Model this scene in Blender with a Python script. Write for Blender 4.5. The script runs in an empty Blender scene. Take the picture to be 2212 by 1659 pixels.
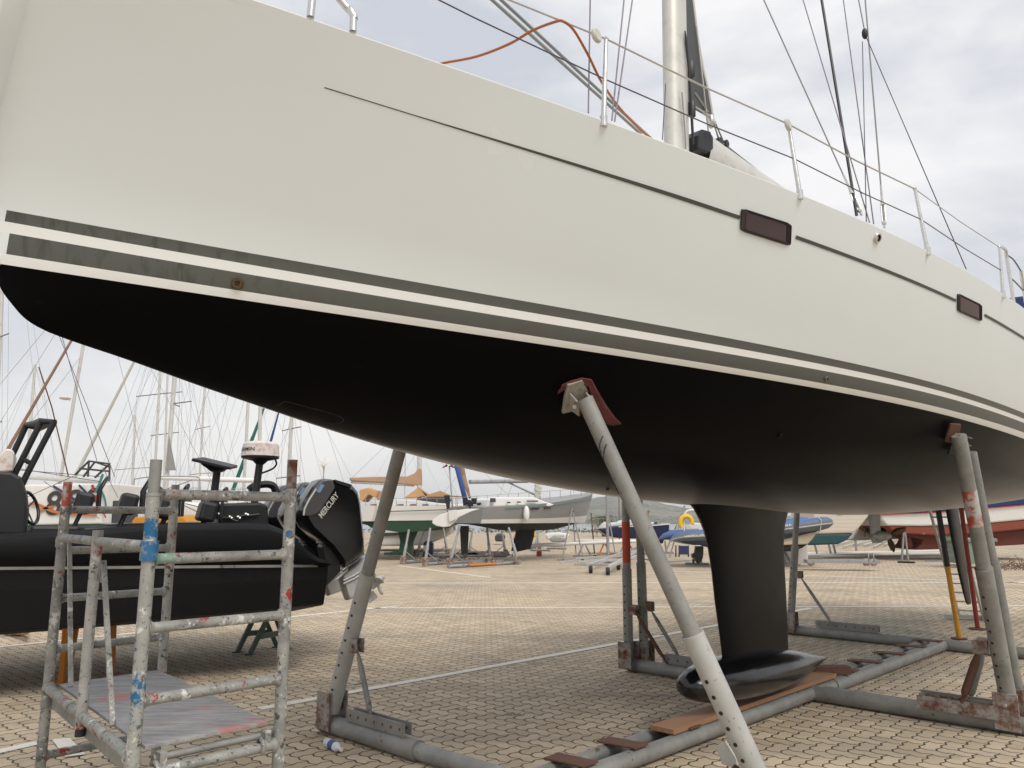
import bpy, bmesh, math, random
from mathutils import Vector, Matrix
from mathutils.bvhtree import BVHTree
R = math.radians
random.seed(7)
SC = bpy.context.scene
COL = SC.collection
# ------------------------------------------------------------------ camera numbers
F = 1680.0; PITCH = R(9.86); HC = 1.6; CX, CY = 1106.0, 829.5
cp, sp = math.cos(PITCH), math.sin(PITCH)
def ray(x, y):
    u = (x-CX)/F; v = (CY-y)/F
    return Vector((u, cp-v*sp, sp+v*cp))
def at(x, y, Y):                     # point seen at (x,y) standing Y metres ahead
    d = ray(x, y); return Vector((0, 0, HC)) + d*(Y/d.y)
def gr(x, y, z=0.0):                 # point at height z
    d = ray(x, y); return Vector((0, 0, HC)) + d*((z-HC)/d.z)
# ------------------------------------------------------------------ node helpers
class NT:
    def __init__(s, name):
        s.m = bpy.data.materials.new(name); s.m.use_nodes = True
        s.t = s.m.node_tree; s.n = s.t.nodes; s.b = s.n['Principled BSDF']
        s._o = None
    def new(s, ty, **k):
        n = s.n.new(ty)
        for a, v in k.items(): setattr(n, a, v)
        return n
    def link(s, a, b): s.t.links.new(a, b)
    def val(s, sock, v):
        if isinstance(v, (int, float)): sock.default_value = v
        elif isinstance(v, (tuple, list)):
            sock.default_value = tuple(v) if len(v) == len(sock.default_value) else tuple(v)+(1,)
        else: s.link(v, sock)
    def obj(s):
        if s._o is None: s._o = s.new('ShaderNodeTexCoord').outputs['Object']
        return s._o
    def geo(s): return s.new('ShaderNodeNewGeometry').outputs['Position']
    def noise(s, scale, detail=3, rough=.55, vec=None, dist=0):
        n = s.new('ShaderNodeTexNoise'); n.inputs['Scale'].default_value = scale
        n.inputs['Detail'].default_value = detail; n.inputs['Roughness'].default_value = rough
        n.inputs['Distortion'].default_value = dist
        s.link(vec or s.obj(), n.inputs['Vector']); return n.outputs['Fac']
    def map(s, scale=(1,1,1), rot=(0,0,0), loc=(0,0,0), vec=None):
        n = s.new('ShaderNodeMapping'); n.inputs['Scale'].default_value = scale
        n.inputs['Rotation'].default_value = rot; n.inputs['Location'].default_value = loc
        s.link(vec or s.obj(), n.inputs['Vector']); return n.outputs[0]
    def ma(s, op, a, b=0.0, c=None, clamp=False):
        n = s.new('ShaderNodeMath', operation=op, use_clamp=clamp)
        s.val(n.inputs[0], a); s.val(n.inputs[1], b)
        if c is not None: s.val(n.inputs[2], c)
        return n.outputs[0]
    def ramp(s, fac, lo, hi):        # linear step lo..hi -> 0..1
        n = s.new('ShaderNodeMapRange'); s.val(n.inputs[0], fac)
        n.inputs[1].default_value = lo; n.inputs[2].default_value = hi
        return n.outputs[0]
    def mix(s, fac, a, b):
        n = s.new('ShaderNodeMix', data_type='RGBA'); s.val(n.inputs[0], fac)
        s.val(n.inputs[6], a); s.val(n.inputs[7], b); return n.outputs[2]
    def out(s, color, rough=.6, metal=0, bump=None, bstr=.2, bdist=.01, spec=None, coat=None, sheen=None):
        s.val(s.b.inputs['Base Color'], color); s.val(s.b.inputs['Roughness'], rough)
        s.val(s.b.inputs['Metallic'], metal)
        if spec is not None: s.b.inputs['Specular IOR Level'].default_value = spec
        if sheen: s.b.inputs['Sheen Weight'].default_value = sheen[0]; s.b.inputs['Sheen Roughness'].default_value = sheen[1]; s.b.inputs['Sheen Tint'].default_value = (1, .9, .8, 1)
        if coat: s.b.inputs['Coat Weight'].default_value = coat[0]; s.b.inputs['Coat Roughness'].default_value = coat[1]
        if bump is not None:
            n = s.new('ShaderNodeBump'); n.inputs['Strength'].default_value = bstr
            n.inputs['Distance'].default_value = bdist; s.val(n.inputs['Height'], bump)
            s.link(n.outputs[0], s.b.inputs['Normal'])
        return s.m
def plain(name, c, rough=.5, metal=0, var=.12, scale=6, spec=None, coat=None, dirt=None):
    t = NT(name); n = t.noise(scale, 4, .6)
    col = t.mix(n, tuple(v*(1-var) for v in c), tuple(min(1, v*(1+var)) for v in c))
    if dirt:
        d = t.ramp(t.noise(scale*2.3, 6, .7), .5, .72)
        col = t.mix(d, col, dirt)
    return t.out(col, t.ma('ADD', t.ma('MULTIPLY', n, .2), rough-.1), metal, spec=spec, coat=coat)
def tube_mat(name, base, dark, spots, rough=.55, metal=.2, scale=1.0, amount=1.0):
    t = NT(name)
    a = t.noise(5*scale, 5, .65); b = t.noise(28*scale, 4, .7)
    col = t.mix(t.ramp(a, .3, .7), dark, base)
    col = t.mix(t.ramp(b, .62, .74), col, tuple(v*.25 for v in dark))
    for i, (c, sc, th) in enumerate(spots):
        f = t.noise(sc, 5, .75, vec=t.map((1, 1, 1), (i*.7, .3*i, 0), (i*13.1, i*7.7, i*3.3)))
        col = t.mix(t.ramp(f, th, th+.045), col, c)
    return t.out(col, t.ma('ADD', t.ma('MULTIPLY', b, .3), rough-.15), metal, bump=b, bstr=.25, bdist=.002)
M = {}
M['topside'] = plain('cream gelcoat', (.765, .815, .825), .24, 0, .02, 1.2)
M['bandwhite'] = plain('white boot band', (.83, .84, .82), .25, 0, .02, 1.5)
def band():
    t = NT('grey boot stripe'); n = t.noise(4, 4, .6, vec=t.map((3, 1, .4)))
    w = t.noise(11, 3, .6, vec=t.map((2.2, 2.2, .35)), dist=.4)
    p = t.new('ShaderNodeSeparateXYZ'); t.link(t.obj(), p.inputs[0])
    m = t.ma('MULTIPLY', t.ramp(w, .50, .64), t.ma('MULTIPLY', t.ramp(p.outputs[0], -1.7, -2.3), .8))
    col = t.mix(n, (.088, .092, .084), (.105, .108, .098))
    col = t.mix(m, col, (.058, .060, .055))
    return t.out(col, .42)
M['bandgrey'] = band()
def antifoul():
    t = NT('black antifouling'); n = t.noise(3, 6, .65, vec=t.map((1, 3, 3)))
    col = t.mix(n, (.0012, .0011, .0013), (.0025, .0023, .0024))
    sc = t.ramp(t.noise(7, 6, .8, vec=t.map((.5, 3, 3), loc=(3, 1, 7))), .62, .74)
    col = t.mix(t.ma('MULTIPLY', sc, .5), col, (.016, .015, .014))
    return t.out(col, t.ma('ADD', t.ma('MULTIPLY', n, .10), .30), 0, bump=t.noise(60, 3, .6, vec=t.map((.25, 2, 2))), bstr=.12, bdist=.002, spec=.04, sheen=(.55, .16))
M['antifoul'] = antifoul()
M['keelblack'] = plain('satin black keel', (.0025, .0025, .0025), .34, 0, .3, 5, spec=.12)
def bulbm():
    t = NT('glossy black bulb'); n = t.noise(14, 3, .6, vec=t.map((.5, 2, 2)))
    return t.out((.003, .003, .004), t.ma('ADD', t.ma('MULTIPLY', n, .12), .12), 0, bump=n, bstr=.35, bdist=.006, spec=.6)
M['bulb'] = bulbm()
M['coveline'] = plain('charcoal line', (.06, .062, .057), .45)
M['deck'] = plain('deck grey white', (.62, .61, .57), .6)
M['steel'] = plain('polished stainless', (.62, .61, .58), .25, .85, .1, 30)
M['wire'] = plain('rigging wire', (.10, .09, .11), .4, .5)
M['wirefar'] = plain('far rigging wire', (.25, .24, .25), .6)
M['wiregrey'] = plain('grey rope', (.22, .23, .22), .7)
M['ropewhite'] = plain('covered lifeline', (.42, .40, .38), .6)
M['orange'] = plain('orange hose', (.36, .10, .02), .5)
M['mast'] = plain('anodised mast', (.56, .55, .51), .38, .15, .08, 2, dirt=(.42, .41, .38))
M['black'] = plain('black plastic', (.012, .012, .013), .45)
M['black2'] = plain('dark grey plastic', (.018, .018, .02), .5, spec=.3)
M['sail'] = plain('dark sailcloth', (.055, .06, .062), .6, 0, .35, 9)
M['sailtape'] = plain('pale sail tape', (.50, .49, .44), .7)
M['glass'] = plain('smoked acrylic', (.055, .033, .042), .12, 0, .2, 3, spec=.7)
M['gasket'] = plain('black gasket', (.01, .01, .011), .5)
M['bronze'] = plain('weathered bronze', (.11, .065, .03), .5, .6, .3, 40)
GALV, GD = (.30, .295, .275), (.19, .19, .178)
M['galv'] = tube_mat('galvanised tube', GALV, GD, [((.20, .11, .06), 3.5, .68)])
M['galvlight'] = tube_mat('pale painted tube', (.47, .47, .445), (.36, .36, .34), [((.2, .19, .17), 9, .70)])
M['galvdark'] = tube_mat('worn tube', (.30, .30, .28), (.19, .19, .175), [((.11, .06, .035), 4, .62), ((.5, .49, .46), 9, .68)])
M['galvfar'] = tube_mat('distant zinc tube', (.34, .34, .34), (.24, .24, .24), [((.14, .06, .035), 2, .60)])
M['scaf'] = tube_mat('paint spattered scaffold', (.37, .37, .34), (.18, .18, .168),
    [((.60, .60, .56), 9, .58), ((.07, .07, .066), 19, .58), ((.30, .03, .02), 6.5, .605), ((.20, .30, .24), 4.1, .61), ((.015, .015, .015), 34, .605), ((.62, .62, .58), 40, .62)], rough=.6, scale=1.5)
M['scafblue'] = tube_mat('blue sprayed scaffold', (.37, .37, .34), (.27, .27, .25),
    [((.60, .60, .56), 9, .58), ((.07, .07, .066), 19, .58), ((.012, .12, .26), 3.6, .565), ((.33, .03, .02), 7, .63), ((.015, .015, .015), 34, .61)], rough=.6, scale=1.5)
M['scafbluesolid'] = plain('blue sprayed collar', (.015, .11, .25), .6, 0, .3, 14, dirt=(.3, .3, .28))
M['scafred'] = tube_mat('red sprayed scaffold', (.47, .46, .43), (.26, .26, .24),
    [((.60, .60, .56), 9, .58), ((.07, .07, .066), 19, .58), ((.36, .03, .02), 3.2, .555), ((.015, .015, .015), 34, .61)], rough=.6, scale=1.5)
def rust():
    t = NT('rusty steel'); a = t.noise(9, 6, .7); b = t.noise(40, 4, .7)
    col = t.mix(t.ramp(a, .42, .6), (.33, .31, .28), (.15, .055, .028))
    col = t.mix(t.ramp(b, .55, .7), col, (.09, .032, .02))
    return t.out(col, .8, .1, bump=b, bstr=.5, bdist=.003)
M['rust'] = rust()
M['rust2'] = plain('deep rust', (.115, .052, .034), .85, 0, .45, 25)
def redgrey():
    t = NT('chipped red over grey'); f = t.ramp(t.noise(9, 4, .6), .46, .56); g = t.noise(30, 4, .7)
    return t.out(t.mix(f, t.mix(g, (.38, .38, .36), (.5, .5, .47)), (.40, .07, .045)), .6)
M['redgrey'] = redgrey()
M['redcloth'] = plain('worn red carpet', (.12, .03, .028), .9, 0, .4, 25)
M['padply'] = plain('speckled pad plate', (.30, .28, .24), .8, 0, .25, 15, dirt=(.12, .08, .05))
M['wood'] = (lambda t: t.out(t.mix(t.noise(6, 5, .6, vec=t.map((.6, 9, 9))), (.20, .10, .05), (.38, .21, .11)), .7))(NT('pine plank'))
def ply():
    t = NT('paint worn plywood')
    a = t.noise(5, 7, .7, vec=t.map((1, 5, 1), (0, 0, R(45)))); b = t.noise(3.1, 4, .7, vec=t.map(loc=(4, 2, 0)))
    c = t.noise(24, 5, .8, vec=t.map((1, 3, 1), (0, 0, R(40))))
    col = t.mix(t.ramp(a, .34, .66), (.20, .195, .20), (.36, .355, .35))
    col = t.mix(t.ma('MULTIPLY', t.ramp(b, .56, .68), .65), col, (.45, .13, .11))
    col = t.mix(t.ramp(c, .63, .70), col, (.55, .54, .52))
    return t.out(col, .75, bump=c, bstr=.3, bdist=.002)
M['ply'] = ply()
M['ribhull'] = (lambda t: t.out(t.mix(t.ma('MULTIPLY', t.ramp(t.noise(6, 6, .8, vec=t.map((9, 9, .5), (0, R(14), 0))), .56, .72), .5), (.007, .007, .008), (.04, .04, .043)), .5, spec=.2))(NT('scuffed black hull'))
M['ribtube'] = plain('black hypalon', (.003, .003, .0035), .5, 0, .3, 3, spec=.12)
M['seat'] = plain('charcoal upholstery', (.010, .010, .012), .55, 0, .25, 18)
M['cowl'] = plain('gloss black cowling', (.006, .006, .007), .16, 0, .2, 3, spec=.6)
M['cowlgrey'] = plain('grey cowling trim', (.065, .062, .066), .35, 0, .1, 6)
M['legpaint'] = plain('silver grey gearcase', (.52, .52, .51), .35, .1, .1, 5, dirt=(.38, .36, .33))
M['sticker'] = plain('silver lettering', (.50, .48, .45), .4)
M['blue sticker'] = plain('blue sticker', (.16, .27, .45), .4)
M['radome'] = plain('dirty white radome', (.66, .60, .56), .5, 0, .1, 5, dirt=(.42, .26, .21))
M['ink'] = plain('black ink', (.012, .012, .014), .5)
M['greenpaint'] = plain('green grey trestle', (.075, .105, .08), .6, 0, .3, 9)
M['yellow'] = plain('yellow paint', (.55, .27, .02), .55, 0, .2, 12)
M['orangepaint'] = plain('orange paint', (.50, .17, .01), .55, 0, .2, 12)
M['redpaint'] = plain('dull red paint', (.22, .025, .015), .6, 0, .3, 12)
M['redbright'] = plain('orange red paint', (.45, .06, .025), .6, 0, .3, 12)
M['white'] = plain('white gelcoat', (.72, .71, .68), .35, 0, .05, 2)
M['whitefar'] = plain('weathered white', (.66, .64, .60), .5, 0, .08, 1)
M['greenbottom'] = plain('green antifouling', (.012, .05, .022), .7, 0, .4, 2)
M['greyhull'] = plain('bare grey hull', (.25, .25, .24), .5, 0, .12, .8)
M['blackbottom'] = (lambda t: t.out(t.mix(t.ramp(t.noise(5, 6, .8), .6, .7), (.012, .013, .012), (.2, .2, .18)), .8))(NT('peeling black bottom'))
M['navy'] = plain('navy hull', (.008, .014, .055), .3, 0, .3, 2)
M['bluetube'] = plain('blue inflatable', (.065, .12, .27), .5, 0, .15, 3)
M['greytube'] = plain('grey inflatable', (.13, .14, .15), .5, 0, .15, 3)
M['darkblue'] = plain('dark blue fabric', (.012, .025, .10), .8, 0, .3, 5)
M['cream'] = plain('cream hull', (.55, .46, .32), .5, 0, .15, 3)
def plankm():
    t = NT('beige planking'); p = t.new('ShaderNodeSeparateXYZ'); t.link(t.obj(), p.inputs[0])
    f = t.ramp(t.ma('FRACT', t.ma('MULTIPLY', p.outputs[2], 7.0)), 0, .1)
    return t.out(t.mix(f, (.3, .25, .2), (.58, .51, .43)), .6)
M['plank'] = plankm()
M['teal'] = plain('teal bottom', (.008, .055, .065), .5, 0, .3, 3)
M['redbottom'] = (lambda t: t.out(t.mix(t.ramp(t.noise(3, 6, .8), .62, .7), (.21, .045, .022), (.5, .4, .33)), .75))(NT('flaking red bottom'))
M['redlower'] = plain('brown red lower hull', (.13, .025, .014), .7, 0, .25, 2)
M['canvas'] = plain('sand canvas', (.42, .27, .17), .85, 0, .18, 4)
M['awning'] = plain('tan awning', (.52, .30, .15), .85, 0, .15, 4)
M['orangecover'] = plain('orange cover', (.50, .22, .02), .7, 0, .2, 5)
M['yellowbuoy'] = plain('yellow buoy', (.75, .46, .02), .6, 0, .1, 9)
M['bin'] = plain('grey green bin', (.17, .23, .18), .6, 0, .15, 3)
M['alu'] = plain('bare aluminium', (.48, .48, .47), .4, .3, .15, 5)
M['stripeblue'] = plain('blue stripe', (.02, .03, .09), .5)
M['stripered'] = plain('red stripe', (.40, .03, .025), .5)
M['stripeorange'] = plain('orange stripe', (.50, .16, .05), .5)
M['stripeteal'] = plain('teal stripe', (.05, .20, .20), .5)
M['digit'] = plain('charcoal number', (.04, .04, .04), .5)
M['greenfurl'] = plain('green sail cover', (.01, .12, .09), .8)
M['bluefurl'] = plain('blue sail cover', (.02, .06, .20), .8)
M['brownfurl'] = plain('brown sail cover', (.26, .16, .11), .8)
M['bottle'] = plain('clear bottle plastic', (.62, .64, .66), .15, 0, .1, 20)
M['bottlelabel'] = plain('blue bottle label', (.05, .08, .25), .5)
M['leaf'] = plain('palm green', (.075, .095, .025), .7, 0, .5, 3)
M['bark'] = plain('palm bark', (.10, .07, .045), .9, 0, .3, 9)
M['shrub'] = plain('dry shrub', (.09, .08, .045), .9, 0, .5, 3)
M['twig'] = plain('dry twig', (.16, .10, .08), .9, 0, .3, 9)
M['wheel'] = plain('rubber', (.02, .02, .02), .7)
M['paper'] = plain('paper notice', (.62, .62, .63), .7)
# ------------------------------------------------------------------ mesh builder
class MB:
    def __init__(s): s.v = []; s.f = []; s.m = []; s.sm = []
    def add(s, vs, fs, mi=0, smooth=True):
        o = len(s.v); s.v += [Vector(v) for v in vs]
        for f in fs: s.f.append([o+i for i in f]); s.m.append(mi); s.sm.append(smooth)
    def box(s, c, size, rot=None, mi=0):
        h = [a/2 for a in size]; vs = [Vector((x*h[0], y*h[1], z*h[2])) for x in (-1, 1) for y in (-1, 1) for z in (-1, 1)]
        if rot is not None: vs = [rot @ v for v in vs]
        vs = [v+Vector(c) for v in vs]
        s.add(vs, [(0,1,3,2),(4,6,7,5),(0,4,5,1),(2,3,7,6),(0,2,6,4),(1,5,7,3)], mi, False)
    def tube(s, pts, r, n=12, mi=0, caps=True, flat=1.0):
        pts = [Vector(p) for p in pts]; k = len(pts)
        rs = r if isinstance(r, (list, tuple)) else [r]*k
        d0 = (pts[1]-pts[0]).normalized(); up = Vector((0,0,1)) if abs(d0.z) < .9 else Vector((0,1,0))
        a = d0.cross(up).normalized(); vs = []
        for i, p in enumerate(pts):
            d = (pts[min(i+1,k-1)]-pts[max(i-1,0)])
            d = d.normalized() if d.length > 1e-9 else d0
            a = (a-d*a.dot(d)).normalized(); b = d.cross(a)
            for j in range(n):
                w = 2*math.pi*j/n; vs.append(p+(a*math.cos(w)+b*math.sin(w)*flat)*rs[i])
        fs = [(i*n+j, i*n+(j+1)%n, (i+1)*n+(j+1)%n, (i+1)*n+j) for i in range(k-1) for j in range(n)]
        s.add(vs, fs, mi)
        if caps:
            o = len(s.v)-k*n
            s.f.append([o+j for j in range(n)][::-1]); s.m.append(mi); s.sm.append(False)
            s.f.append([o+(k-1)*n+j for j in range(n)]); s.m.append(mi); s.sm.append(False)
    def bar(s, a, b, w, h, mi=0, up=None):
        a = Vector(a); b = Vector(b); d = b-a; L = d.length; d.normalize()
        u = up or (Vector((0,0,1)) if abs(d.z) < .95 else Vector((0,1,0)))
        y = u.cross(d).normalized(); z = d.cross(y)
        m = Matrix((d, y, z)).transposed()
        s.box((a+b)/2, (L, w, h), m, mi)
    def prism(s, pts, n, th, mi=0):   # planar outline, thickness along n (centred)
        n = Vector(n).normalized()*th/2; k = len(pts); P = [Vector(p) for p in pts]
        vs = [p-n for p in P]+[p+n for p in P]
        fs = [tuple(range(k))[::-1], tuple(range(k, 2*k))]+[(i, (i+1)%k, k+(i+1)%k, k+i) for i in range(k)]
        s.add(vs, fs, mi, False)
    def grid(s, rows, mi=0, closed=False, smooth=True):
        k = len(rows[0]); vs = [p for r in rows for p in r]; fs = []
        for i in range(len(rows)-1):
            for j in range(k-1 if not closed else k):
                fs.append((i*k+j, i*k+(j+1)%k, (i+1)*k+(j+1)%k, (i+1)*k+j))
        s.add(vs, fs, mi, smooth)
    def ball(s, c, r, n=12, sc=(1,1,1), mi=0):
        rows = []
        for i in range(n//2+1):
            th = math.pi*i/(n//2)
            rows.append([Vector(c)+Vector((r*sc[0]*math.sin(th)*math.cos(2*math.pi*j/n), r*sc[1]*math.sin(th)*math.sin(2*math.pi*j/n), r*sc[2]*math.cos(th))) for j in range(n)])
        s.grid(rows, mi, True)
    def build(s, name, mats, parent=None, world=True, bevel=0, solid=0, sub=0):
        vs = s.v
        if parent is not None and world:
            inv = WM[parent.name].inverted(); vs = [inv @ v for v in vs]
        me = bpy.data.meshes.new(name); me.from_pydata([tuple(v) for v in vs], [], s.f)
        if not isinstance(mats, (list, tuple)): mats = [mats]
        for m in mats: me.materials.append(M[m])
        me.polygons.foreach_set('material_index', s.m)
        me.polygons.foreach_set('use_smooth', s.sm)
        bm = bmesh.new(); bm.from_mesh(me)
        bmesh.ops.remove_doubles(bm, verts=bm.verts, dist=1e-5)
        bmesh.ops.recalc_face_normals(bm, faces=bm.faces)
        for e in bm.edges:
            if len(e.link_faces) == 2 and e.calc_face_angle(0) > R(40): e.smooth = False
        bm.to_mesh(me); bm.free(); me.update()
        o = bpy.data.objects.new(name, me); COL.objects.link(o)
        if parent is not None:
            o.parent = parent; WM[o.name] = WM[parent.name].copy()
        else: WM[o.name] = Matrix.Identity(4)
        if bevel:
            b = o.modifiers.new('bevel', 'BEVEL'); b.width = bevel; b.segments = 2; b.limit_method = 'ANGLE'; b.angle_limit = R(50)
        return o
WM = {}
def tag(o, label, cat=None, group=None, kind=None):
    if label: o['label'] = label
    if cat: o['category'] = cat
    if group: o['group'] = group
    if kind: o['kind'] = kind
    return o
def thing(name, label, cat, loc=(0,0,0), rz=0, group=None):
    o = bpy.data.objects.new(name, None); COL.objects.link(o)
    o.location = loc; o.rotation_euler = (0, 0, rz); o.empty_display_size = .2
    WM[o.name] = Matrix.Translation(Vector(loc)) @ Matrix.Rotation(rz, 4, 'Z')
    return tag(o, label, cat, group)
def rebase(o):            # one-mesh thing: put the origin at its base
    vs = [v.co.copy() for v in o.data.vertices]
    c = Vector((sum(v.x for v in vs)/len(vs), sum(v.y for v in vs)/len(vs), min(v.z for v in vs)))
    o.data.transform(Matrix.Translation(-c)); o.location = c; WM[o.name] = Matrix.Translation(c); return o
def solo(mb, name, mats, label, cat, group=None, **k):
    o = mb.build(name, mats, None, **k); return tag(rebase(o), label, cat, group)
def text(name, s, origin, xdir, updir, size, mat, parent, shear=0, extrude=.002, warp=None, bold=.0, squeeze=1.0, font_space=1.0):
    cu = bpy.data.curves.new(name, 'FONT'); cu.body = s; cu.size = 1; cu.shear = shear; cu.offset = bold
    cu.extrude = 0; cu.space_character = font_space
    tmp = bpy.data.objects.new('tmp_text', cu); COL.objects.link(tmp)
    dg = bpy.context.evaluated_depsgraph_get(); me = bpy.data.meshes.new_from_object(tmp.evaluated_get(dg))
    bpy.data.objects.remove(tmp)
    x = Vector(xdir).normalized(); u = Vector(updir).normalized(); n = x.cross(u).normalized()
    mb = MB(); O = Vector(origin)
    vs = []
    for v in me.vertices:
        p = O+x*v.co.x*size*squeeze+u*v.co.y*size
        if warp: p = warp(p)
        vs.append(p+n*extrude)
    mb.add(vs, [tuple(p.vertices) for p in me.polygons], 0, False)
    bpy.data.meshes.remove(me)
    return mb.build(name, mat, parent)
def catmull(pts, n=8):
    P = [Vector(p) for p in pts]; P = [P[0]*2-P[1]]+P+[P[-1]*2-P[-2]]; out = []
    for i in range(1, len(P)-2):
        for k in range(n):
            t = k/n; a, b, c, d = P[i-1:i+3]
            out.append(.5*((2*b)+(c-a)*t+(2*a-5*b+4*c-d)*t*t+(3*b-a-3*c+d)*t**3))
    return out+[P[-2]]
def lerp(a, b, t): return a+(b-a)*t
def smooth(a, b, x):
    t = max(0, min(1, (x-a)/(b-a))); return t*t*(3-2*t)
def strand(pts, r, name, mat, parent, n=6):
    mb = MB(); mb.tube(pts, r, n); return mb.build(name, mat, parent)

# ================================================================== WORLD, SUN, CAMERA
w = bpy.data.worlds.new('World'); SC.world = w; w.use_nodes = True
nt = w.node_tree; N = nt.nodes; Lk = nt.links.new; bg = N['Background']
SUN_EL, SUN_AZ = R(52), R(148)
sky = N.new('ShaderNodeTexSky'); sky.sky_type = 'NISHITA'; sky.sun_disc = False
sky.sun_elevation = SUN_EL; sky.sun_rotation = SUN_AZ; sky.air_density = 1; sky.dust_density = 2
tc = N.new('ShaderNodeTexCoord'); mp = N.new('ShaderNodeMapping'); mp.inputs['Scale'].default_value = (1.5, 1.5, 4.0)
Lk(tc.outputs['Generated'], mp.inputs[0])
n1 = N.new('ShaderNodeTexNoise'); n1.inputs['Scale'].default_value = 1.7; n1.inputs['Detail'].default_value = 6; n1.inputs['Roughness'].default_value = .55; n1.inputs['Distortion'].default_value = .3
Lk(mp.outputs[0], n1.inputs['Vector'])
cr = N.new('ShaderNodeValToRGB'); e = cr.color_ramp.elements
e[0].position = .38; e[0].color = (5.5, 5.75, 6.3, 1); e[1].position = .61; e[1].color = (8.6, 8.5, 8.5, 1)
Lk(n1.outputs['Fac'], cr.inputs[0])
sx = N.new('ShaderNodeSeparateXYZ'); Lk(tc.outputs['Generated'], sx.inputs[0])
mr = N.new('ShaderNodeMapRange'); mr.inputs[1].default_value = .0; mr.inputs[2].default_value = .42; mr.inputs[3].default_value = 1; mr.inputs[4].default_value = 0
Lk(sx.outputs[2], mr.inputs[0])
mh = N.new('ShaderNodeMix'); mh.data_type = 'RGBA'; mh.inputs[7].default_value = (8.3, 7.95, 7.4, 1)
mm = N.new('ShaderNodeMath'); mm.operation = 'MULTIPLY'; mm.inputs[1].default_value = .5; Lk(mr.outputs[0], mm.inputs[0])
Lk(mm.outputs[0], mh.inputs[0]); Lk(cr.outputs[0], mh.inputs[6])
mx = N.new('ShaderNodeMix'); mx.data_type = 'RGBA'; mx.inputs[0].default_value = .90
Lk(sky.outputs[0], mx.inputs[6]); Lk(mh.outputs[2], mx.inputs[7])
Lk(mx.outputs[2], bg.inputs['Color']); bg.inputs['Strength'].default_value = .073
sl = bpy.data.lights.new('sun', 'SUN'); sl.energy = 1.5; sl.angle = R(35); sl.color = (1, .95, .88)
so = bpy.data.objects.new('sun', sl); COL.objects.link(so)
sd = Vector((math.sin(SUN_AZ)*math.cos(SUN_EL), math.cos(SUN_AZ)*math.cos(SUN_EL), math.sin(SUN_EL)))
so.rotation_euler = sd.to_track_quat('Z', 'Y').to_euler(); so.location = sd*50
cd = bpy.data.cameras.new('camera'); cam = bpy.data.objects.new('camera', cd); COL.objects.link(cam)
cd.sensor_width = 36; cd.lens = 36*F/2212; cd.clip_end = 6000; cd.clip_start = .05
cam.location = (0, 0, HC); cam.rotation_euler = (R(90)+PITCH, 0, 0); SC.camera = cam
SC.view_settings.view_transform = 'Standard'; SC.view_settings.look = 'None'; SC.view_settings.gamma = 1
SC.view_settings.exposure = 0.74
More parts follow.
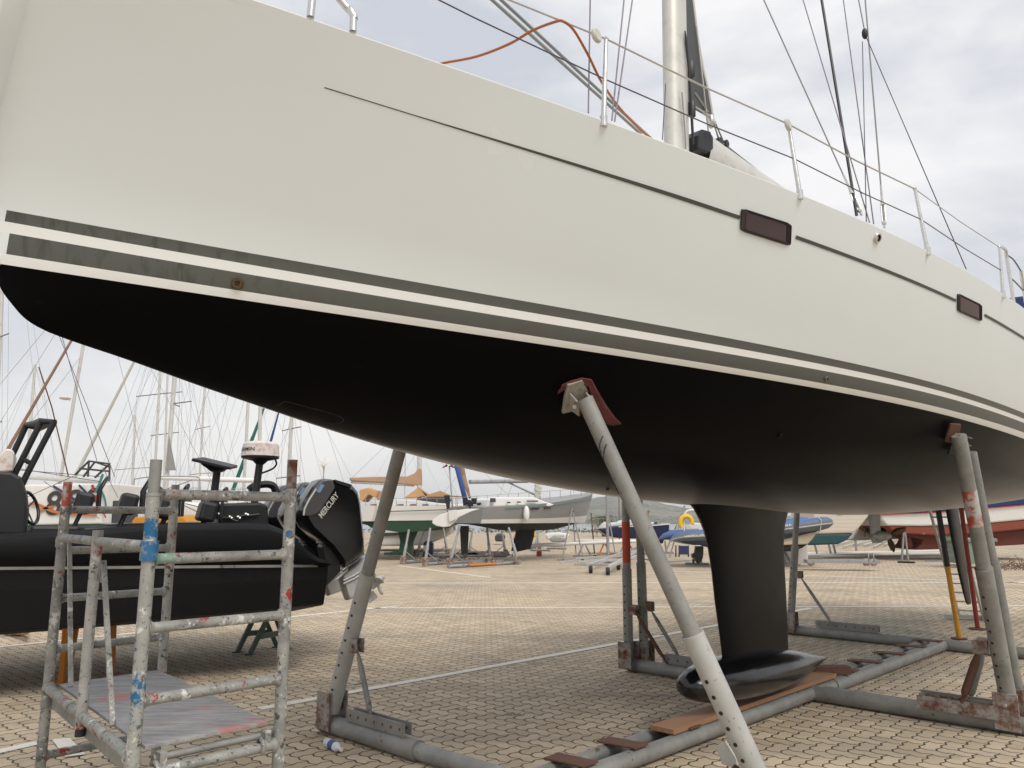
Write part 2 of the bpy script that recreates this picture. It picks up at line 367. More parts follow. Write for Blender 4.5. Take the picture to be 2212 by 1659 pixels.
# ================================================================== GROUND
def paving():
    t = NT('zigzag block paving')
    P = t.geo(); q = t.map((1/.112, 1/.112, 1), (0, 0, R(43)), (0, 0, 0), vec=P)
    s = t.new('ShaderNodeSeparateXYZ'); t.link(q, s.inputs[0]); X, Y = s.outputs[0], s.outputs[1]
    wob = t.noise(1.1, 2, .5, vec=P)
    def wave(v): return t.ma('MULTIPLY', t.ma('SUBTRACT', t.ma('PINGPONG', v, .5), .25), .40)
    x = t.ma('ADD', X, wave(Y)); y = t.ma('ADD', Y, wave(X))
    i = t.ma('FLOOR', x); j = t.ma('FLOOR', y); fx = t.ma('FRACT', x); fy = t.ma('FRACT', y)
    m = t.ma('FLOORED_MODULO', t.ma('SUBTRACT', i, j), 4.0)
    def eq(k): return t.ma('COMPARE', m, float(k), .1)
    e0, e1, e2, e3 = eq(0), eq(1), eq(2), eq(3)
    dl = t.ma('ADD', fx, e1); dr = t.ma('ADD', t.ma('SUBTRACT', 1.0, fx), e0)
    db = t.ma('ADD', fy, e2); dt = t.ma('ADD', t.ma('SUBTRACT', 1.0, fy), e3)
    d = t.ma('MINIMUM', t.ma('MINIMUM', dl, dr), t.ma('MINIMUM', db, dt))
    c = t.new('ShaderNodeCombineXYZ'); t.link(t.ma('SUBTRACT', i, e1), c.inputs[0]); t.link(t.ma('SUBTRACT', j, e2), c.inputs[1])
    wn = t.new('ShaderNodeTexWhiteNoise'); t.link(c.outputs[0], wn.inputs['Vector'])
    big = t.noise(.35, 4, .6, vec=P); mid = t.noise(1.7, 5, .7, vec=P); fine = t.noise(60, 4, .7, vec=P)
    a = t.mix(wn.outputs['Value'], (.465, .37, .255), (.61, .50, .36))
    a = t.mix(t.ma('MULTIPLY', t.ramp(fine, .35, .7), .25), a, (.22, .18, .15))
    a = t.mix(t.ma('MULTIPLY', t.ramp(big, .48, .66), .4), a, (.26, .235, .20))
    a = t.mix(t.ma('MULTIPLY', t.ramp(mid, .55, .72), .45), a, (.19, .17, .15))
    st = t.noise(4.5, 5, .75, vec=t.map(loc=(31, 5, 0), vec=P))
    a = t.mix(t.ma('MULTIPLY', t.ramp(st, .66, .72), .75), a, (.05, .05, .055))
    sk = t.noise(1.0, 5, .7, vec=t.map((.16, .75, 1), loc=(9, 3, 0), vec=P))
    a = t.mix(t.ma('MULTIPLY', t.ramp(sk, .52, .66), .36), a, (.17, .155, .14))
    gs = t.noise(.8, 4, .7, vec=t.map(loc=(3.4, 8.8, 0), vec=P))
    sp2 = t.new('ShaderNodeSeparateXYZ'); t.link(P, sp2.inputs[0])
    ex = t.ma('MULTIPLY', t.ramp(gs, .5, .62), t.ma('MULTIPLY', t.ramp(sp2.outputs[0], 3.2, 5.0), t.ramp(sp2.outputs[1], 15, 12)))
    a = t.mix(t.ma('MULTIPLY', ex, .5), a, (.20, .29, .25))
    jw = t.ma('ADD', .018, t.ma('MULTIPLY', t.noise(3, 3, .6, vec=P), .07))
    joint = t.ma('LESS_THAN', d, jw)
    a = t.mix(t.ma('MULTIPLY', joint, .93), a, (.035, .026, .02))
    hgt = t.ma('ADD', t.ramp(d, .02, .11), t.ma('MULTIPLY', fine, .2))
    return t.out(a, .85, 0, bump=hgt, bstr=.7, bdist=.008, spec=.3)
M['paving'] = paving()
def linepaint():
    t = NT('worn line paint'); P = t.geo(); a = t.noise(9, 6, .8, vec=P); b = t.noise(35, 3, .7, vec=P)
    col = t.mix(t.ramp(a, .56, .68), (.70, .67, .60), (.42, .37, .30)); col = t.mix(t.ramp(b, .62, .7), col, (.30, .25, .2))
    return t.out(col, .8)
M['line'] = linepaint()
g = MB(); g.add([(-400, -30, 0), (400, -30, 0), (400, 96, 0), (-400, 96, 0)], [(0,1,2,3)], 0, False)
tag(g.build('ground', 'paving'), 'zigzag beige block paving of the boatyard', None, None, 'structure')
g = MB(); g.add([(-400, 95.8, -.02), (400, 95.8, -.02), (400, 97, -2.2), (-400, 97, -2.2)], [(0,1,2,3)], 0, False)
tag(g.build('quay_bank', 'galvfar'), 'quay edge beyond the yard', None, None, 'structure')
def waterm():
    t = NT('grey harbour water'); return t.out((.16, .18, .19), .25, bump=t.noise(.4, 4, .6, vec=t.geo()), bstr=.5, bdist=.3)
M['water'] = waterm()
g = MB(); g.add([(-2500, 96.5, -1.6), (2500, 96.5, -1.6), (2500, 4500, -1.6), (-2500, 4500, -1.6)], [(0,1,2,3)], 0, False)
tag(g.build('water', 'water'), 'pale grey bay water beyond the quay', None, None, 'structure')
def line(a, b, wd, label):
    a = Vector(a[:2]+(0,)) if isinstance(a, tuple) else Vector((a.x, a.y, 0)); b = Vector((b.x, b.y, 0))
    d = (b-a).normalized(); n = Vector((-d.y, d.x, 0))*wd/2
    m = MB(); z = Vector((0, 0, .005)); m.add([a-n+z, b-n+z, b+n+z, a+n+z], [(0,1,2,3)], 0, False)
    tag(m.build('painted_line', 'line'), label, None, None, 'structure')
line(gr(-120, 1650), gr(80, 1606), .11, 'painted line at the left under the scaffold')
line(gr(560, 1532), gr(1752, 1314), .11, 'long slanting white line on the paving')
line(gr(-60, 1404), gr(858, 1309.5), .10, 'white bay line beneath the black boat')
line(gr(790, 1314), gr(2300, 1309), .10, 'white bay line crossing behind the yacht cradle')
line(gr(828, 1260), gr(2300, 1258), .14, 'farther white bay line')
line(gr(860, 1222), gr(1060, 1248), .12, 'short slanting line behind the left prop')
line(gr(1420, 1233), gr(2300, 1262), .14, 'slanting line behind the keel')
m = MB(); z = Vector((0,0,.009)); m.add([gr(112, 1600)+z, gr(150, 1596)+z, gr(185, 1632)+z, gr(140, 1638)+z], [(0,1,2,3)], 0, False)
tag(m.build('painted_mark', 'line'), 'short worn painted block on the paving', None, None, 'structure')
# ================================================================== THE NEAR YACHT
OX, OY, c_, s_ = .11, 4.8, .701, .713
YA = math.atan2(s_, c_)
yacht = thing('racing_yacht', 'large cream sailing yacht with black bottom and twin grey stripes, propped on a tube cradle', 'sailing yacht', (OX, OY, 0), YA)
YW = WM['racing_yacht']
def Y3(t, off, z): return YW @ Vector((t, -off, z))
def cub(p, t):
    def pv(x): return ((p[0]*x+p[1])*x+p[2])*x+p[3]
    def dv(x): return (3*p[0]*x+2*p[1])*x+p[2]
    if t > 3: return pv(3)+dv(3)*9*(1-math.exp(-(t-3)/9))*.8
    if t < -2.9: return pv(-2.9)+dv(-2.9)*(t+2.9)
    return pv(t)
def bw(t, sh, B, L, p=2.2):
    u = t+sh+2.87
    if u <= 0: return 0.0
    if u < L: return B*(1-(1-u/L)**p)
    return max(.2, B-.022*(u-L)**1.55)
LV = [  # poly, shift, beam, length
 ([-.0012, .00464, -.02728, 2.38576], 0, 1.75, 7.5),
 ([-.00124, .00577, -.02755, 2.4115], .03, 1.78, 7.5),
 ([-.00169, .00699, -.02478, 2.47544], .06, 1.81, 7.5),
 ([-.00169, .0070, -.02625, 2.50989], .08, 1.82, 7.5),
 ([-.00142, .0066, -.02913, 2.55177], .10, 1.84, 7.5),
 None,
 None,
 ([-.00186, .00985, -.05088, 3.07696], .90, 2.03, 8.1),
 ([-.00131, .00663, -.04864, 3.09365], .93, 2.04, 8.15),
 ([-.00189, .00791, -.04784, 3.27553], 1.2, 2.10, 8.4)]
ZB = [(-4.12, 3.66), (-3.9, 3.45), (-3.5, 3.12), (-3.1, 2.78), (-2.95, 2.62), (-2.88, 2.50), (-2.85, 2.44), (-2.82, 2.40), (-2.76, 2.34), (-2.67, 2.30), (-2.37, 2.235), (-2.06, 2.165),
      (-1.79, 2.11), (-1.31, 2.02), (-.67, 1.925), (.18, 1.83), (1.09, 1.755), (2.2, 1.70), (3.49, 1.66), (4.6, 1.645), (5.5, 1.65), (6.8, 1.69), (8.23, 1.765), (9.9, 1.88), (11.2, 2.02), (11.6, 2.08)]
def interp(T, x):
    if x <= T[0][0]: return T[0][1]
    for (a, b), (c, d) in zip(T, T[1:]):
        if x <= c: return b+(d-b)*(x-a)/(c-a)
    return T[-1][1]
def topb(t, z):          # topside half breadth at height z: smooth curve through the stripe, mid and sheer levels
    p = []
    for k in (4, 7, 9):
        q, sh, B, L = LV[k]; p.append((cub(q, t), bw(t, sh, B, L)))
    (z0, b0), (z1, b1), (z2, b2) = p
    return max(0, b0*(z-z1)*(z-z2)/((z0-z1)*(z0-z2))+b1*(z-z0)*(z-z2)/((z1-z0)*(z1-z2))+b2*(z-z0)*(z-z1)/((z2-z0)*(z2-z1)))
def interpS(T, x):       # smooth (Hermite) version of interp
    if x <= T[0][0] or x >= T[-1][0]: return interp(T, x)
    for i in range(len(T)-1):
        if x <= T[i+1][0]:
            (x0, y0), (x1, y1) = T[i], T[i+1]; h = x1-x0
            a, b = T[max(i-1, 0)], T[min(i+2, len(T)-1)]
            m0 = (y1-a[1])/(x1-a[0]); m1 = (b[1]-y0)/(b[0]-x0); u = (x-x0)/h
            return (2*u**3-3*u*u+1)*y0+(u**3-2*u*u+u)*h*m0+(-2*u**3+3*u*u)*y1+(u**3-u*u)*h*m1
def level(k, t):
    if k <= 4 or k == 9: p, sh, B, L = LV[k]; return bw(t, sh, B, L), cub(p, t)
    z4, z9 = cub(LV[4][0], t), cub(LV[9][0], t); z = lerp(z4, z9, (k-4)/5)
    b = topb(t, z)
    if bw(t, *LV[4][1:]) <= 0:
        # ahead of the waterline ending: breadth shrinks to the raked stem
        zc = interp(ZB, t); b9 = level(9, t)[0]; b = 0 if z <= zc else b9*((z-zc)/max(1e-4, z9-zc))**.8
    return b, z
def taper(t):        # thin stripe half-height factor: needle start, gaps at the two windows
    if t < -2.04: return 0
    return min(1, (t+2.04)/1.6)
WIN_T = []
def station(t):
    zc = interpS(ZB, t); b, z = level(0, t); pts = []
    zc = min(zc, z-.0)
    if b > .001:
        db, dz = level(4, t)[0]-b, level(4, t)[1]-z
        L = math.hypot(db, dz); tx, tz = (db/L, dz/L) if L > 1e-5 else (0, 1)
        h = z-zc; vee = 1-smooth(-2.9, 0.4, t)
        p0 = (0, zc); p3 = (b, z); p1 = (b*lerp(.66, .20, vee), zc+h*lerp(.06, .02, vee)); k = lerp(.52, .42, vee)*h
        p2 = (b-tx*k, z-tz*k)
        for q in range(17):
            w = q/16; a = (1-w)**3; b1 = 3*w*(1-w)**2; c1 = 3*w*w*(1-w); d1 = w**3
            pts.append((a*p0[0]+b1*p1[0]+c1*p2[0]+d1*p3[0], a*p0[1]+b1*p1[1]+c1*p2[1]+d1*p3[1]))
    else:
        for q in range(17): pts.append((0, lerp(zc, max(zc, z), 0)))
    for k in range(1, 10):
        bb, zz = level(k, t)
        if bb < .001: bb = 0; zz = max(min(zz, zc), zc) if zz < zc else zz
        if zz < zc: zz = zc; bb = 0
        pts.append((bb, zz))
    return pts
TS = [-4.07+i*.05 for i in range(22)]+[-2.95+i*.01 for i in range(22)]+[-2.72+i*.04 for i in range(20)]+[-1.9+i*.06 for i in range(66)]
TS += [2.1+i*.25 for i in range(39)]
TS = sorted(set(round(t, 3) for t in TS if t <= 11.6))
W1 = W2 = None
rows = [station(t) for t in TS]
def hullmesh(side, topside=True):
    pass
hm = MB(); bm_ = MB()
for side in (1, -1):
    for i in range(len(TS)-1):
        ra, rb = rows[i], rows[i+1]; ta, tb_ = TS[i], TS[i+1]
        for k in range(25):
            P4 = [Vector((ta, -side*ra[k][0], ra[k][1])), Vector((tb_, -side*rb[k][0], rb[k][1])), Vector((tb_, -side*rb[k+1][0], rb[k+1][1])), Vector((ta, -side*ra[k+1][0], ra[k+1][1]))]
            if (P4[0]-P4[3]).length < 1e-5 and (P4[1]-P4[2]).length < 1e-5: continue
            tgt = bm_ if k < 16 else hm
            mi = 0
            tm = (ta+tb_)/2
            if (k == 17 and tm > -2.85) or (k == 19 and tm > -2.875): mi = 1
            if k in (16, 18): mi = 2
            tgt.add(P4, [(0, 1, 2, 3)], mi, True)
# transom
r = rows[-1]; tt = TS[-1]
pts = [Vector((tt, -p[0], p[1])) for p in r]+[Vector((tt, p[0], p[1])) for p in r[:0:-1]]
hm.add(pts, [tuple(range(len(pts)))], 0, False)
hull = hm.build('hull', ['topside', 'bandgrey', 'bandwhite'], yacht, world=False)
bottom = bm_.build('underbody', 'antifoul', yacht, world=False)
hv = [YW @ v.co for v in hull.data.vertices]; hf = [tuple(p.vertices) for p in hull.data.polygons]
o = len(hv); hv += [YW @ v.co for v in bottom.data.vertices]; hf += [tuple(i+o for i in p.vertices) for p in bottom.data.polygons]
BV = BVHTree.FromPolygons(hv, hf)
CAM = Vector((0, 0, HC))
def hit(x, y, lift=0.0):
    d = ray(x, y).normalized(); p, n, i, dist = BV.ray_cast(CAM, d)
    if p is None: p = at(x, y, 5.5); n = -d
    if n.dot(d) > 0: n = -n
    return (p+n*lift), n
# thin cove stripe as a raised tape, broken by the two windows
for side in (1, -1):
    for (ta, tz) in ((-2.04, -.062), (.345, 2.04), (2.51, 11.5)):
        mb = MB(); rw = []; n_ = max(4, int((tz-ta)/.08))
        for i in range(n_+1):
            t = lerp(ta, tz, i/n_); zb_, zt_ = cub(LV[7][0], t), cub(LV[8][0], t); tp = taper(t); zt_ = zb_+.017*max(tp, .2)
            rw.append([Vector((t, -side*(topb(t, z)+.003), z)) for z in (zb_, (zb_+zt_)/2, zt_)])
        mb.grid(rw); mb.build('cove_stripe', 'coveline', yacht, world=False)
# deck, toe rail
dm = MB(); rws = []
for i, t in enumerate(TS):
    b, z = rows[i][-1]
    rws.append([Vector((t, -b*f, z-.02+.10*(1-f*f)*min(1, b))) for f in (-.985, -.6, -.3, 0, .3, .6, .985)])
dm.grid(rws); dm.build('deck', 'deck', yacht, world=False)
for side in (1, -1):
    tr = MB(); tr.tube([Vector((TS[i], -side*(rows[i][-1][0]-.01), rows[i][-1][1]+.002)) for i in range(0, len(TS), 2)], .008, 8, flat=.9)
    tr.build('toe_rail', 'deck', yacht, world=False)
# keel : stub fairing + fin + bulb
def foil(c0, c1, th, n=14, sharp=.0):    # chord c0..c1 (x) closed loop, half thickness th
    L = []
    for i in range(n+1):
        u = i/n; u = u*u*(3-2*u) if False else u
        x = (1-math.cos(math.pi*u))/2
        y = th*2.6*(.2969*math.sqrt(x)-.126*x-.3516*x*x+.2843*x**3-.1015*x**4)/.26
        L.append((c0+(c1-c0)*x, y*.5))
    return L+[(x, -y) for x, y in L[::-1][1:-1]]
km = MB()
KS = [(1.80, 1.70, 3.75, .42), (1.74, 1.82, 3.58, .30), (1.68, 1.89, 3.50, .22), (1.60, 1.95, 3.44, .165), (1.50, 2.01, 3.39, .125), (1.38, 2.05, 3.36, .105), (1.2, 2.09, 3.35, .098), (.96, 2.12, 3.35, .095), (.7, 2.17, 3.34, .092), (.5, 2.2, 3.33, .09), (.38, 2.22, 3.33, .088)]
rws = []
for z, a, b, th in KS:
    rws.append([Vector((x, y, z)) for x, y in foil(a, b, th)])
km.grid(rws, closed=True)
keel = km.build('keel', 'keelblack', yacht, world=False)
bl = MB(); rws = []
T0, T1 = 1.64, 4.16
for i in range(33):
    u = i/32; x = T0+(T1-T0)*(u**1.25 if u < .5 else u**1.25)
    uu = (x-T0)/(T1-T0)
    prof = max(0, math.sin(math.pi*uu**.66))**lerp(.55, 1.05, smooth(.45, 1, uu))
    rw, rh = .235*prof, .185*prof
    zc = lerp(.385, .30, uu)
    rws.append([Vector((x, rw*math.cos(2*math.pi*j/28), zc+rh*math.sin(2*math.pi*j/28)*(1 if math.sin(2*math.pi*j/28) > 0 else .9))) for j in range(28)])
bl.grid(rws, closed=True)
bl.build('bulb', 'bulb', keel, world=False)
# rudder
rm = MB(); rws = []
for z, a, b, th in [(1.9, 8.22, 8.80, .075), (1.75, 8.24, 8.80, .072), (1.3, 8.36, 8.86, .06), (.9, 8.50, 8.92, .045), (.6, 8.64, 8.96, .032), (.47, 8.72, 8.97, .022), (.44, 8.78, 8.95, .01)]:
    rws.append([Vector((x, y, z)) for x, y in foil(a, b, th, 10)])
rm.grid(rws, closed=True); rm.build('rudder', 'keelblack', yacht, world=False)
# saildrive leg and folded propeller
sm = MB(); rws = []
for z, a, b, th in [(1.75, 5.42, 5.85, .06), (1.66, 5.45, 5.8, .05), (1.5, 5.47, 5.76, .045), (1.40, 5.46, 5.8, .05), (1.34, 5.5, 5.8, .03)]:
    rws.append([Vector((x, y, z)) for x, y in foil(a, b, th, 8)])
sm.grid(rws, closed=True); sm.tube([(5.46, 0, 1.42), (5.6, 0, 1.41), (5.9, 0, 1.41), (6.0, 0, 1.41)], [.02, .065, .05, .035], 14)
sd_ = sm.build('saildrive', 'galvdark', yacht, world=False)
pm = MB()
for k in range(3):
    a = 2*math.pi*k/3+.5; rad = Vector((.0, math.cos(a), math.sin(a))); ax = Vector((1, 0, 0))
    base = Vector((6.0, 0, 1.41)); rws = []
    for q in range(6):
        u = q/5; c = base+rad*(.03+.15*u)+ax*(.02+.10*u); w = .045*math.sin(math.pi*(.15+.8*u)); tdir = ax.cross(rad)*.9+ax*.3
        rws.append([c-tdir*w, c, c+tdir*w])
    pm.grid(rws)
pp = pm.build('propeller', 'bronze', sd_, world=False); so_ = pp.modifiers.new('th', 'SOLIDIFY'); so_.thickness = .008
# windows
def hullpanel(name, corners, mat, lift, parent, inset=0, n=8):
    C = [Vector((x, y)) for x, y in corners]
    cen = sum(C, Vector((0, 0)))/4; C = [c.lerp(cen, inset) for c in C]
    mb = MB(); rw = []
    for i in range(n+1):
        r_ = []
        for j in range(n+1):
            u, v = i/n, j/n
            p = C[0].lerp(C[1], u).lerp(C[3].lerp(C[2], u), v)
            r_.append(hit(p.x, p.y, lift)[0])
        rw.append(r_)
    mb.grid(rw)
    o = mb.build(name, mat, parent); s = o.modifiers.new('th', 'SOLIDIFY'); s.thickness = .006; s.offset = 0
    return o
def winframe(corners, parent, mat='gasket', inset=0, rad=.009, lift=.006):
    C = [Vector(c) for c in corners]; cen = sum(C, Vector((0, 0)))/4; C = [c.lerp(cen, inset) for c in C]
    loop = []
    for a in range(4):
        p, q = C[a], C[(a+1) % 4]
        for u in (.08, .2, .35, .5, .65, .8, .92): loop.append(p.lerp(q, u))
    pts = [hit(p.x, p.y, lift)[0] for p in loop]; pts.append(pts[0]); mb = MB(); mb.tube(pts, rad, 8, caps=False)
    return mb.build('frame', mat, parent)
WC1 = [(1600, 450), (1708, 484.5), (1706, 531), (1598, 497)]
WC2 = [(2067, 633.5), (2119, 659), (2119, 694), (2067, 671)]
for wc in (WC1, WC2):
    wn_ = hullpanel('window', wc, 'glass', .003, yacht, .03)
    winframe(wc, wn_, 'gasket', .01, .0035, .006)
    winframe(wc, wn_, 'black2', .16, .0018, .007)
# through-hull fittings
def fitting(x, y, r0, r1, mat, name, inner='black', th=.02):
    p, n = hit(x, y, 0); mb = MB()
    u = n.cross(Vector((0, 0, 1))).normalized(); v = u.cross(n)
    ring = []
    for rr, h in ((r0*1.02, -.01), (r0, .010), (r0*.92, .013), (r1, .013), (r1*.8, -.004), (0, -.006)):
        ring.append([p+n*(h+.0)+(u*math.cos(a)+v*math.sin(a))*rr for a in [2*math.pi*k/20 for k in range(20)]])
    mb.grid(ring[:4], 0, True); mb.grid(ring[3:], 1, True)
    return mb.build(name, [mat, inner], yacht)
fitting(513, 612, .023, .010, 'bronze', 'drain_fitting')
fitting(1784, 818, .017, .007, 'bandgrey', 'drain_fitting')
fitting(1894, 514, .030, .019, 'steel', 'vent')
fitting(1684, 940, .017, .011, 'keelblack', 'skin_fitting')
fitting(1313, 1055, .012, .006, 'black', 'skin_fitting')
# hull seam of the thruster hatch
seam = [(592, 876), (606, 872), (617, 867), (650, 875), (700, 888), (735, 900), (742, 908), (728, 915), (700, 911)]
mb = MB(); mb.tube(catmull([hit(x, y, .001)[0] for x, y in seam], 5), .0022, 6); mb.build('hatch_seam', 'gasket', yacht)
# mast, boom, sail ------------------------------------------------
def onC(x, y):                       # where the ray meets the yacht's centre plane
    d = ray(x, y); n = YW.to_3x3() @ Vector((0, 1, 0)); o0 = YW @ Vector((0, 0, 0))
    return CAM+d*((o0-CAM).dot(n)/d.dot(n))
yaw = YW.to_3x3() @ Vector((1, 0, 0)); side = YW.to_3x3() @ Vector((0, -1, 0))
def mastpt(y): return onC(1458, y)
mb = MB(); b0 = onC(1462, 345); b1 = onC(1456, 0); dz = (b1-b0); top = b0+dz*(11.0/dz.z)
rws = []
for q in range(13):
    u = q/12; c = b0.lerp(top, u)-(top-b0).normalized()*(.62 if q == 0 else 0); k = 1 if u < .8 else lerp(1, .6, (u-.8)/.2)
    rws.append([c+yaw*(.135*math.cos(a)*k)+side*(.088*math.sin(a)*k) for a in [2*math.pi*j/24 for j in range(24)]])
mb.grid(rws, closed=True)
mast = mb.build('mast', 'mast', yacht)
for (x, ya, yb) in ((1478.5, 138, 177), (1480, 224, 263)):
    a, b = onC(x-3.5, ya)+side*.083, onC(x-3.5, yb)+side*.083
    mb = MB(); mb.tube([a, a.lerp(b, .12), a.lerp(b, .88), b], [.012, .032, .032, .012], 10, flat=.5); mb.build('sheave_slot', 'black', mast)
mb = MB(); mb.tube([onC(x, y)+side*.105 for x, y in ((1457, 78), (1460, 105), (1466, 170), (1470, 240), (1474, 320))], [.006, .014, .010, .012, .012], 8); mb.build('halyard', 'gasket', mast)
mb = MB(); mb.tube([onC(x, y)+side*.105 for x, y in ((1450, 210), (1456, 290), (1458, 330))], .006, 6); mb.build('halyard', 'wiregrey', mast)
# sail panel hanging aft of the mast
sp_ = [(1476, -40), (1491, -40), (1497, 10), (1505, 80), (1517, 150), (1529, 200), (1537, 248), (1531, 252), (1505, 238), (1479, 221.5)]
mb = MB(); mb.prism([onC(x, y) for x, y in sp_], side, .012); sail = mb.build('sail', 'sail', yacht)
for pl in ([(1478, -40), (1490.5, -40), (1497, 10), (1505.5, 80), (1517.5, 150), (1529.5, 200), (1538, 250)], [(1480, 219), (1505, 235), (1533, 252)]):
    mb = MB(); mb.tube([onC(x, y)+side*.0 for x, y in (pl if len(pl) == 3 else pl[1:])], .018, 8, flat=.6); mb.build('sail_tape', 'sailtape', sail)
mb = MB(); mb.prism([onC(*p)+side*.009 for p in ((1479, 139), (1491, 141), (1492, 164), (1481, 160))], side, .004); mb.build('sail_patch', 'sailtape', sail)
mb = MB(); mb.tube([onC(1499, 202)+side*.01, onC(1527, 243)+side*.01], .012, 6, flat=.4); mb.build('sail_tape', 'sailtape', sail)
mb = MB(); p = onC(1536, 262); mb.ball(p, .065, 14, (.5, .6, 1.1)); mb.ball(p+Vector((.01, -.03, -.03)), .03, 8, mi=0); clew = mb.build('clew_block', 'steel', yacht)
for a, b in (((1536, 270), (1546, 303)), ((1540, 270), (1556, 308)), ((1556, 312), (1666, 398)), ((1499, 60), (1530, 345))):
    mb = MB(); mb.tube([onC(*a)+side*.03, onC(*b)+side*.03], .008 if a != (1499, 60) else .007, 6); mb.build('sheet', 'wiregrey' if a != (1499, 60) else 'ropewhite', yacht)
for x, y in ((1546, 308), (1561, 313)):
    p = onC(x, y)+side*.03; mb = MB(); mb.tube([p-side*.02, p+side*.02], .034, 14); mb.build('block', 'black', yacht)
mb = MB()
bx = [onC(x, y)+side*.02 for x, y in ((1487, 300), (1497, 287), (1512, 291), (1520, 304), (1520, 330), (1508, 338), (1486, 330))]
mb.prism(bx, side, .16); rc = mb.build('reel_cover', 'black2', yacht, bevel=.015)
for x in (1503, 1510):
    mb = MB(); mb.prism([onC(x, 293)+side*.101, onC(x+3, 294)+side*.101, onC(x+4, 309)+side*.101, onC(x+1, 308)+side*.101], side, .003); mb.build('slot', 'gasket', rc)
mb = MB(); bp = [(1515, 318, .16), (1560, 348, .155), (1620, 388, .15), (1700, 437, .14)]
rws = []
for x, y, r_ in bp:
    c = onC(x, y+4); rws.append([c+Vector((0, 0, 1))*r_*1.05*math.sin(a)+side*(r_*.6*math.cos(a)) for a in [2*math.pi*j/20 for j in range(20)]])
mb.grid(rws, closed=True); mb.build('boom', 'mast', yacht)
# stanchions, gates, lifelines -----------------------------------------
def base(x, y): return hit(x, y+5, 0)[0]+Vector((0, 0, .02))
def stanch(bx_, by, tx, ty, nm='stanchion'):
    b = base(bx_, by); d = ray(tx, ty); t_ = at(tx, ty, b.y+.02)
    mb = MB(); mb.tube([b-Vector((0, 0, .03)), b+Vector((0, 0, .02))], .017, 12); mb.tube([b, b.lerp(t_, .45), b.lerp(t_, .5), t_], [.0125, .0115, .0105, .009], 12)
    mb.ball(t_, .013, 8); mb.build(nm, 'steel', yacht); return b, t_
S = [stanch(1304, 264, 1309, 84), stanch(1728, 422, 1703, 268), stanch(2004, 543, 1976, 408)]
g1 = stanch(2167, 636, 2159, 534)
p0 = at(2190, 655, g1[0].y+.35); p1 = at(2174, 552, g1[0].y+.35)
mb = MB(); mb.tube(catmull([g1[1], at(2163, 533, g1[0].y+.08), at(2172, 540, g1[0].y+.28), p1, p1.lerp(p0, .5), p0], 6), .0125, 10); mb.build('gate_hoop', 'steel', yacht)
p2 = at(2205, 585, g1[0].y+.7); p3 = at(2216, 655, g1[0].y+.8)
mb = MB(); mb.tube([p2, p3], .0125, 10); mb.build('gate_hoop', 'steel', yacht)
mb = MB(); mb.tube(catmull([at(2176, 551, g1[0].y+.35), at(2190, 562, g1[0].y+.5), p2], 5), .006, 6); mb.build('gate_line', 'wire', yacht)
mb = MB(); mb.tube(catmull([at(2182, 600, g1[0].y+.35), at(2196, 612, g1[0].y+.5), at(2212, 630, g1[0].y+.8)], 5), .006, 6); mb.build('gate_line', 'wire', yacht)
# pulpit
bA, bB = base(670, 43), base(762, 74)
mb = MB()
tA = bA+Vector((.03, 0, .62)); tB = bB+Vector((-.02, 0, .14)); tC = at(735, 0, bB.y); tD = tC+(tC-tB)*.5+Vector((-.3, -.15, .35))
mb.tube([bA, tA], .0145, 12); mb.tube(catmull([bB, bB+Vector((0, 0, .07)), at(765, 40, bB.y), at(757, 22, bB.y), tC, tD], 6), .0145, 12)
mb.tube(catmull([tD, tA+Vector((0, 0, .0)), tA+Vector((-.5, -.4, .05))], 6), .0145, 10); mb.build('pulpit', 'steel', yacht)
up = [tD, S[0][1], S[1][1], S[2][1], g1[1]]
mb = MB()
for a, b in zip(up, up[1:]): mb.tube([a, a.lerp(b, .5)-Vector((0, 0, .012)), b], .0045 if a not in (up[3],) else .0032, 6)
mb.build('lifeline', 'ropewhite', yacht)
lo = [tA-Vector((0, 0, .3)), S[0][0].lerp(S[0][1], .5), S[1][0].lerp(S[1][1], .5), S[2][0].lerp(S[2][1], .5), g1[0].lerp(g1[1], .5)]
mb = MB()
for a, b in zip(lo, lo[1:]): mb.tube([a, a.lerp(b, .5)-Vector((0, 0, .01)), b], .0033, 6)
mb.build('lifeline', 'wire', yacht)
for (x, y), st in (((1288, 77), S[0]), ((1702, 270), S[1])):
    p = at(x, y, st[0].y-.03); n = Vector((.75, -.6, .1)).normalized(); u = n.cross(Vector((0,0,1))).normalized(); v = u.cross(n)
    mb = MB(); rws = []
    for rr, h in ((.001, .010), (.028, .011), (.034, .004), (.034, -.004), (.028, -.01), (.001, -.010)):
        rws.append([p+n*h+(u*math.cos(a)+v*math.sin(a))*rr for a in [2*math.pi*k/20 for k in range(20)]])
    mb.grid(rws, closed=True); mb.build('lifeline_disc', 'sailtape', yacht)
# shrouds and running rigging (end on the near rail, run up to the mast)
def stay(x0, y0, x1, y1, r_, mat, yb=None, yt=None, ext=1.0, name='shroud', fit=False):
    b = at(x1, y1, yb) if yb else base(x1, y1-4)
    Yt = yt if yt else b.y+.25
    t_ = at(x0, y0, Yt); t2 = t_+(t_-b)*ext
    pre = [b+(b-t_)*.08+Vector((0, 0, -.25))] if yb and name == 'sheet' else []
    mb = MB(); mb.tube(pre+[b, t_, t2], r_, 6); o = mb.build(name, mat, yacht)
    if fit:
        L = (t_-b).normalized(); mb = MB(); mb.tube([b, b+L*.06], .008, 8)
        n = L.cross(Vector((0, 1, 0))).normalized()
        for sg in (-1, 1): mb.tube([b+L*.04+n*sg*.013, b+L*.20+n*sg*.013], .0055, 6)
        mb.tube([b+L*.19, b+L*.24, b+L*.36], [.017, .009, .008], 8); mb.tube([b+L*.03, b+L*.05], .017, 8); mb.build('turnbuckle', 'steel', o)
    return o
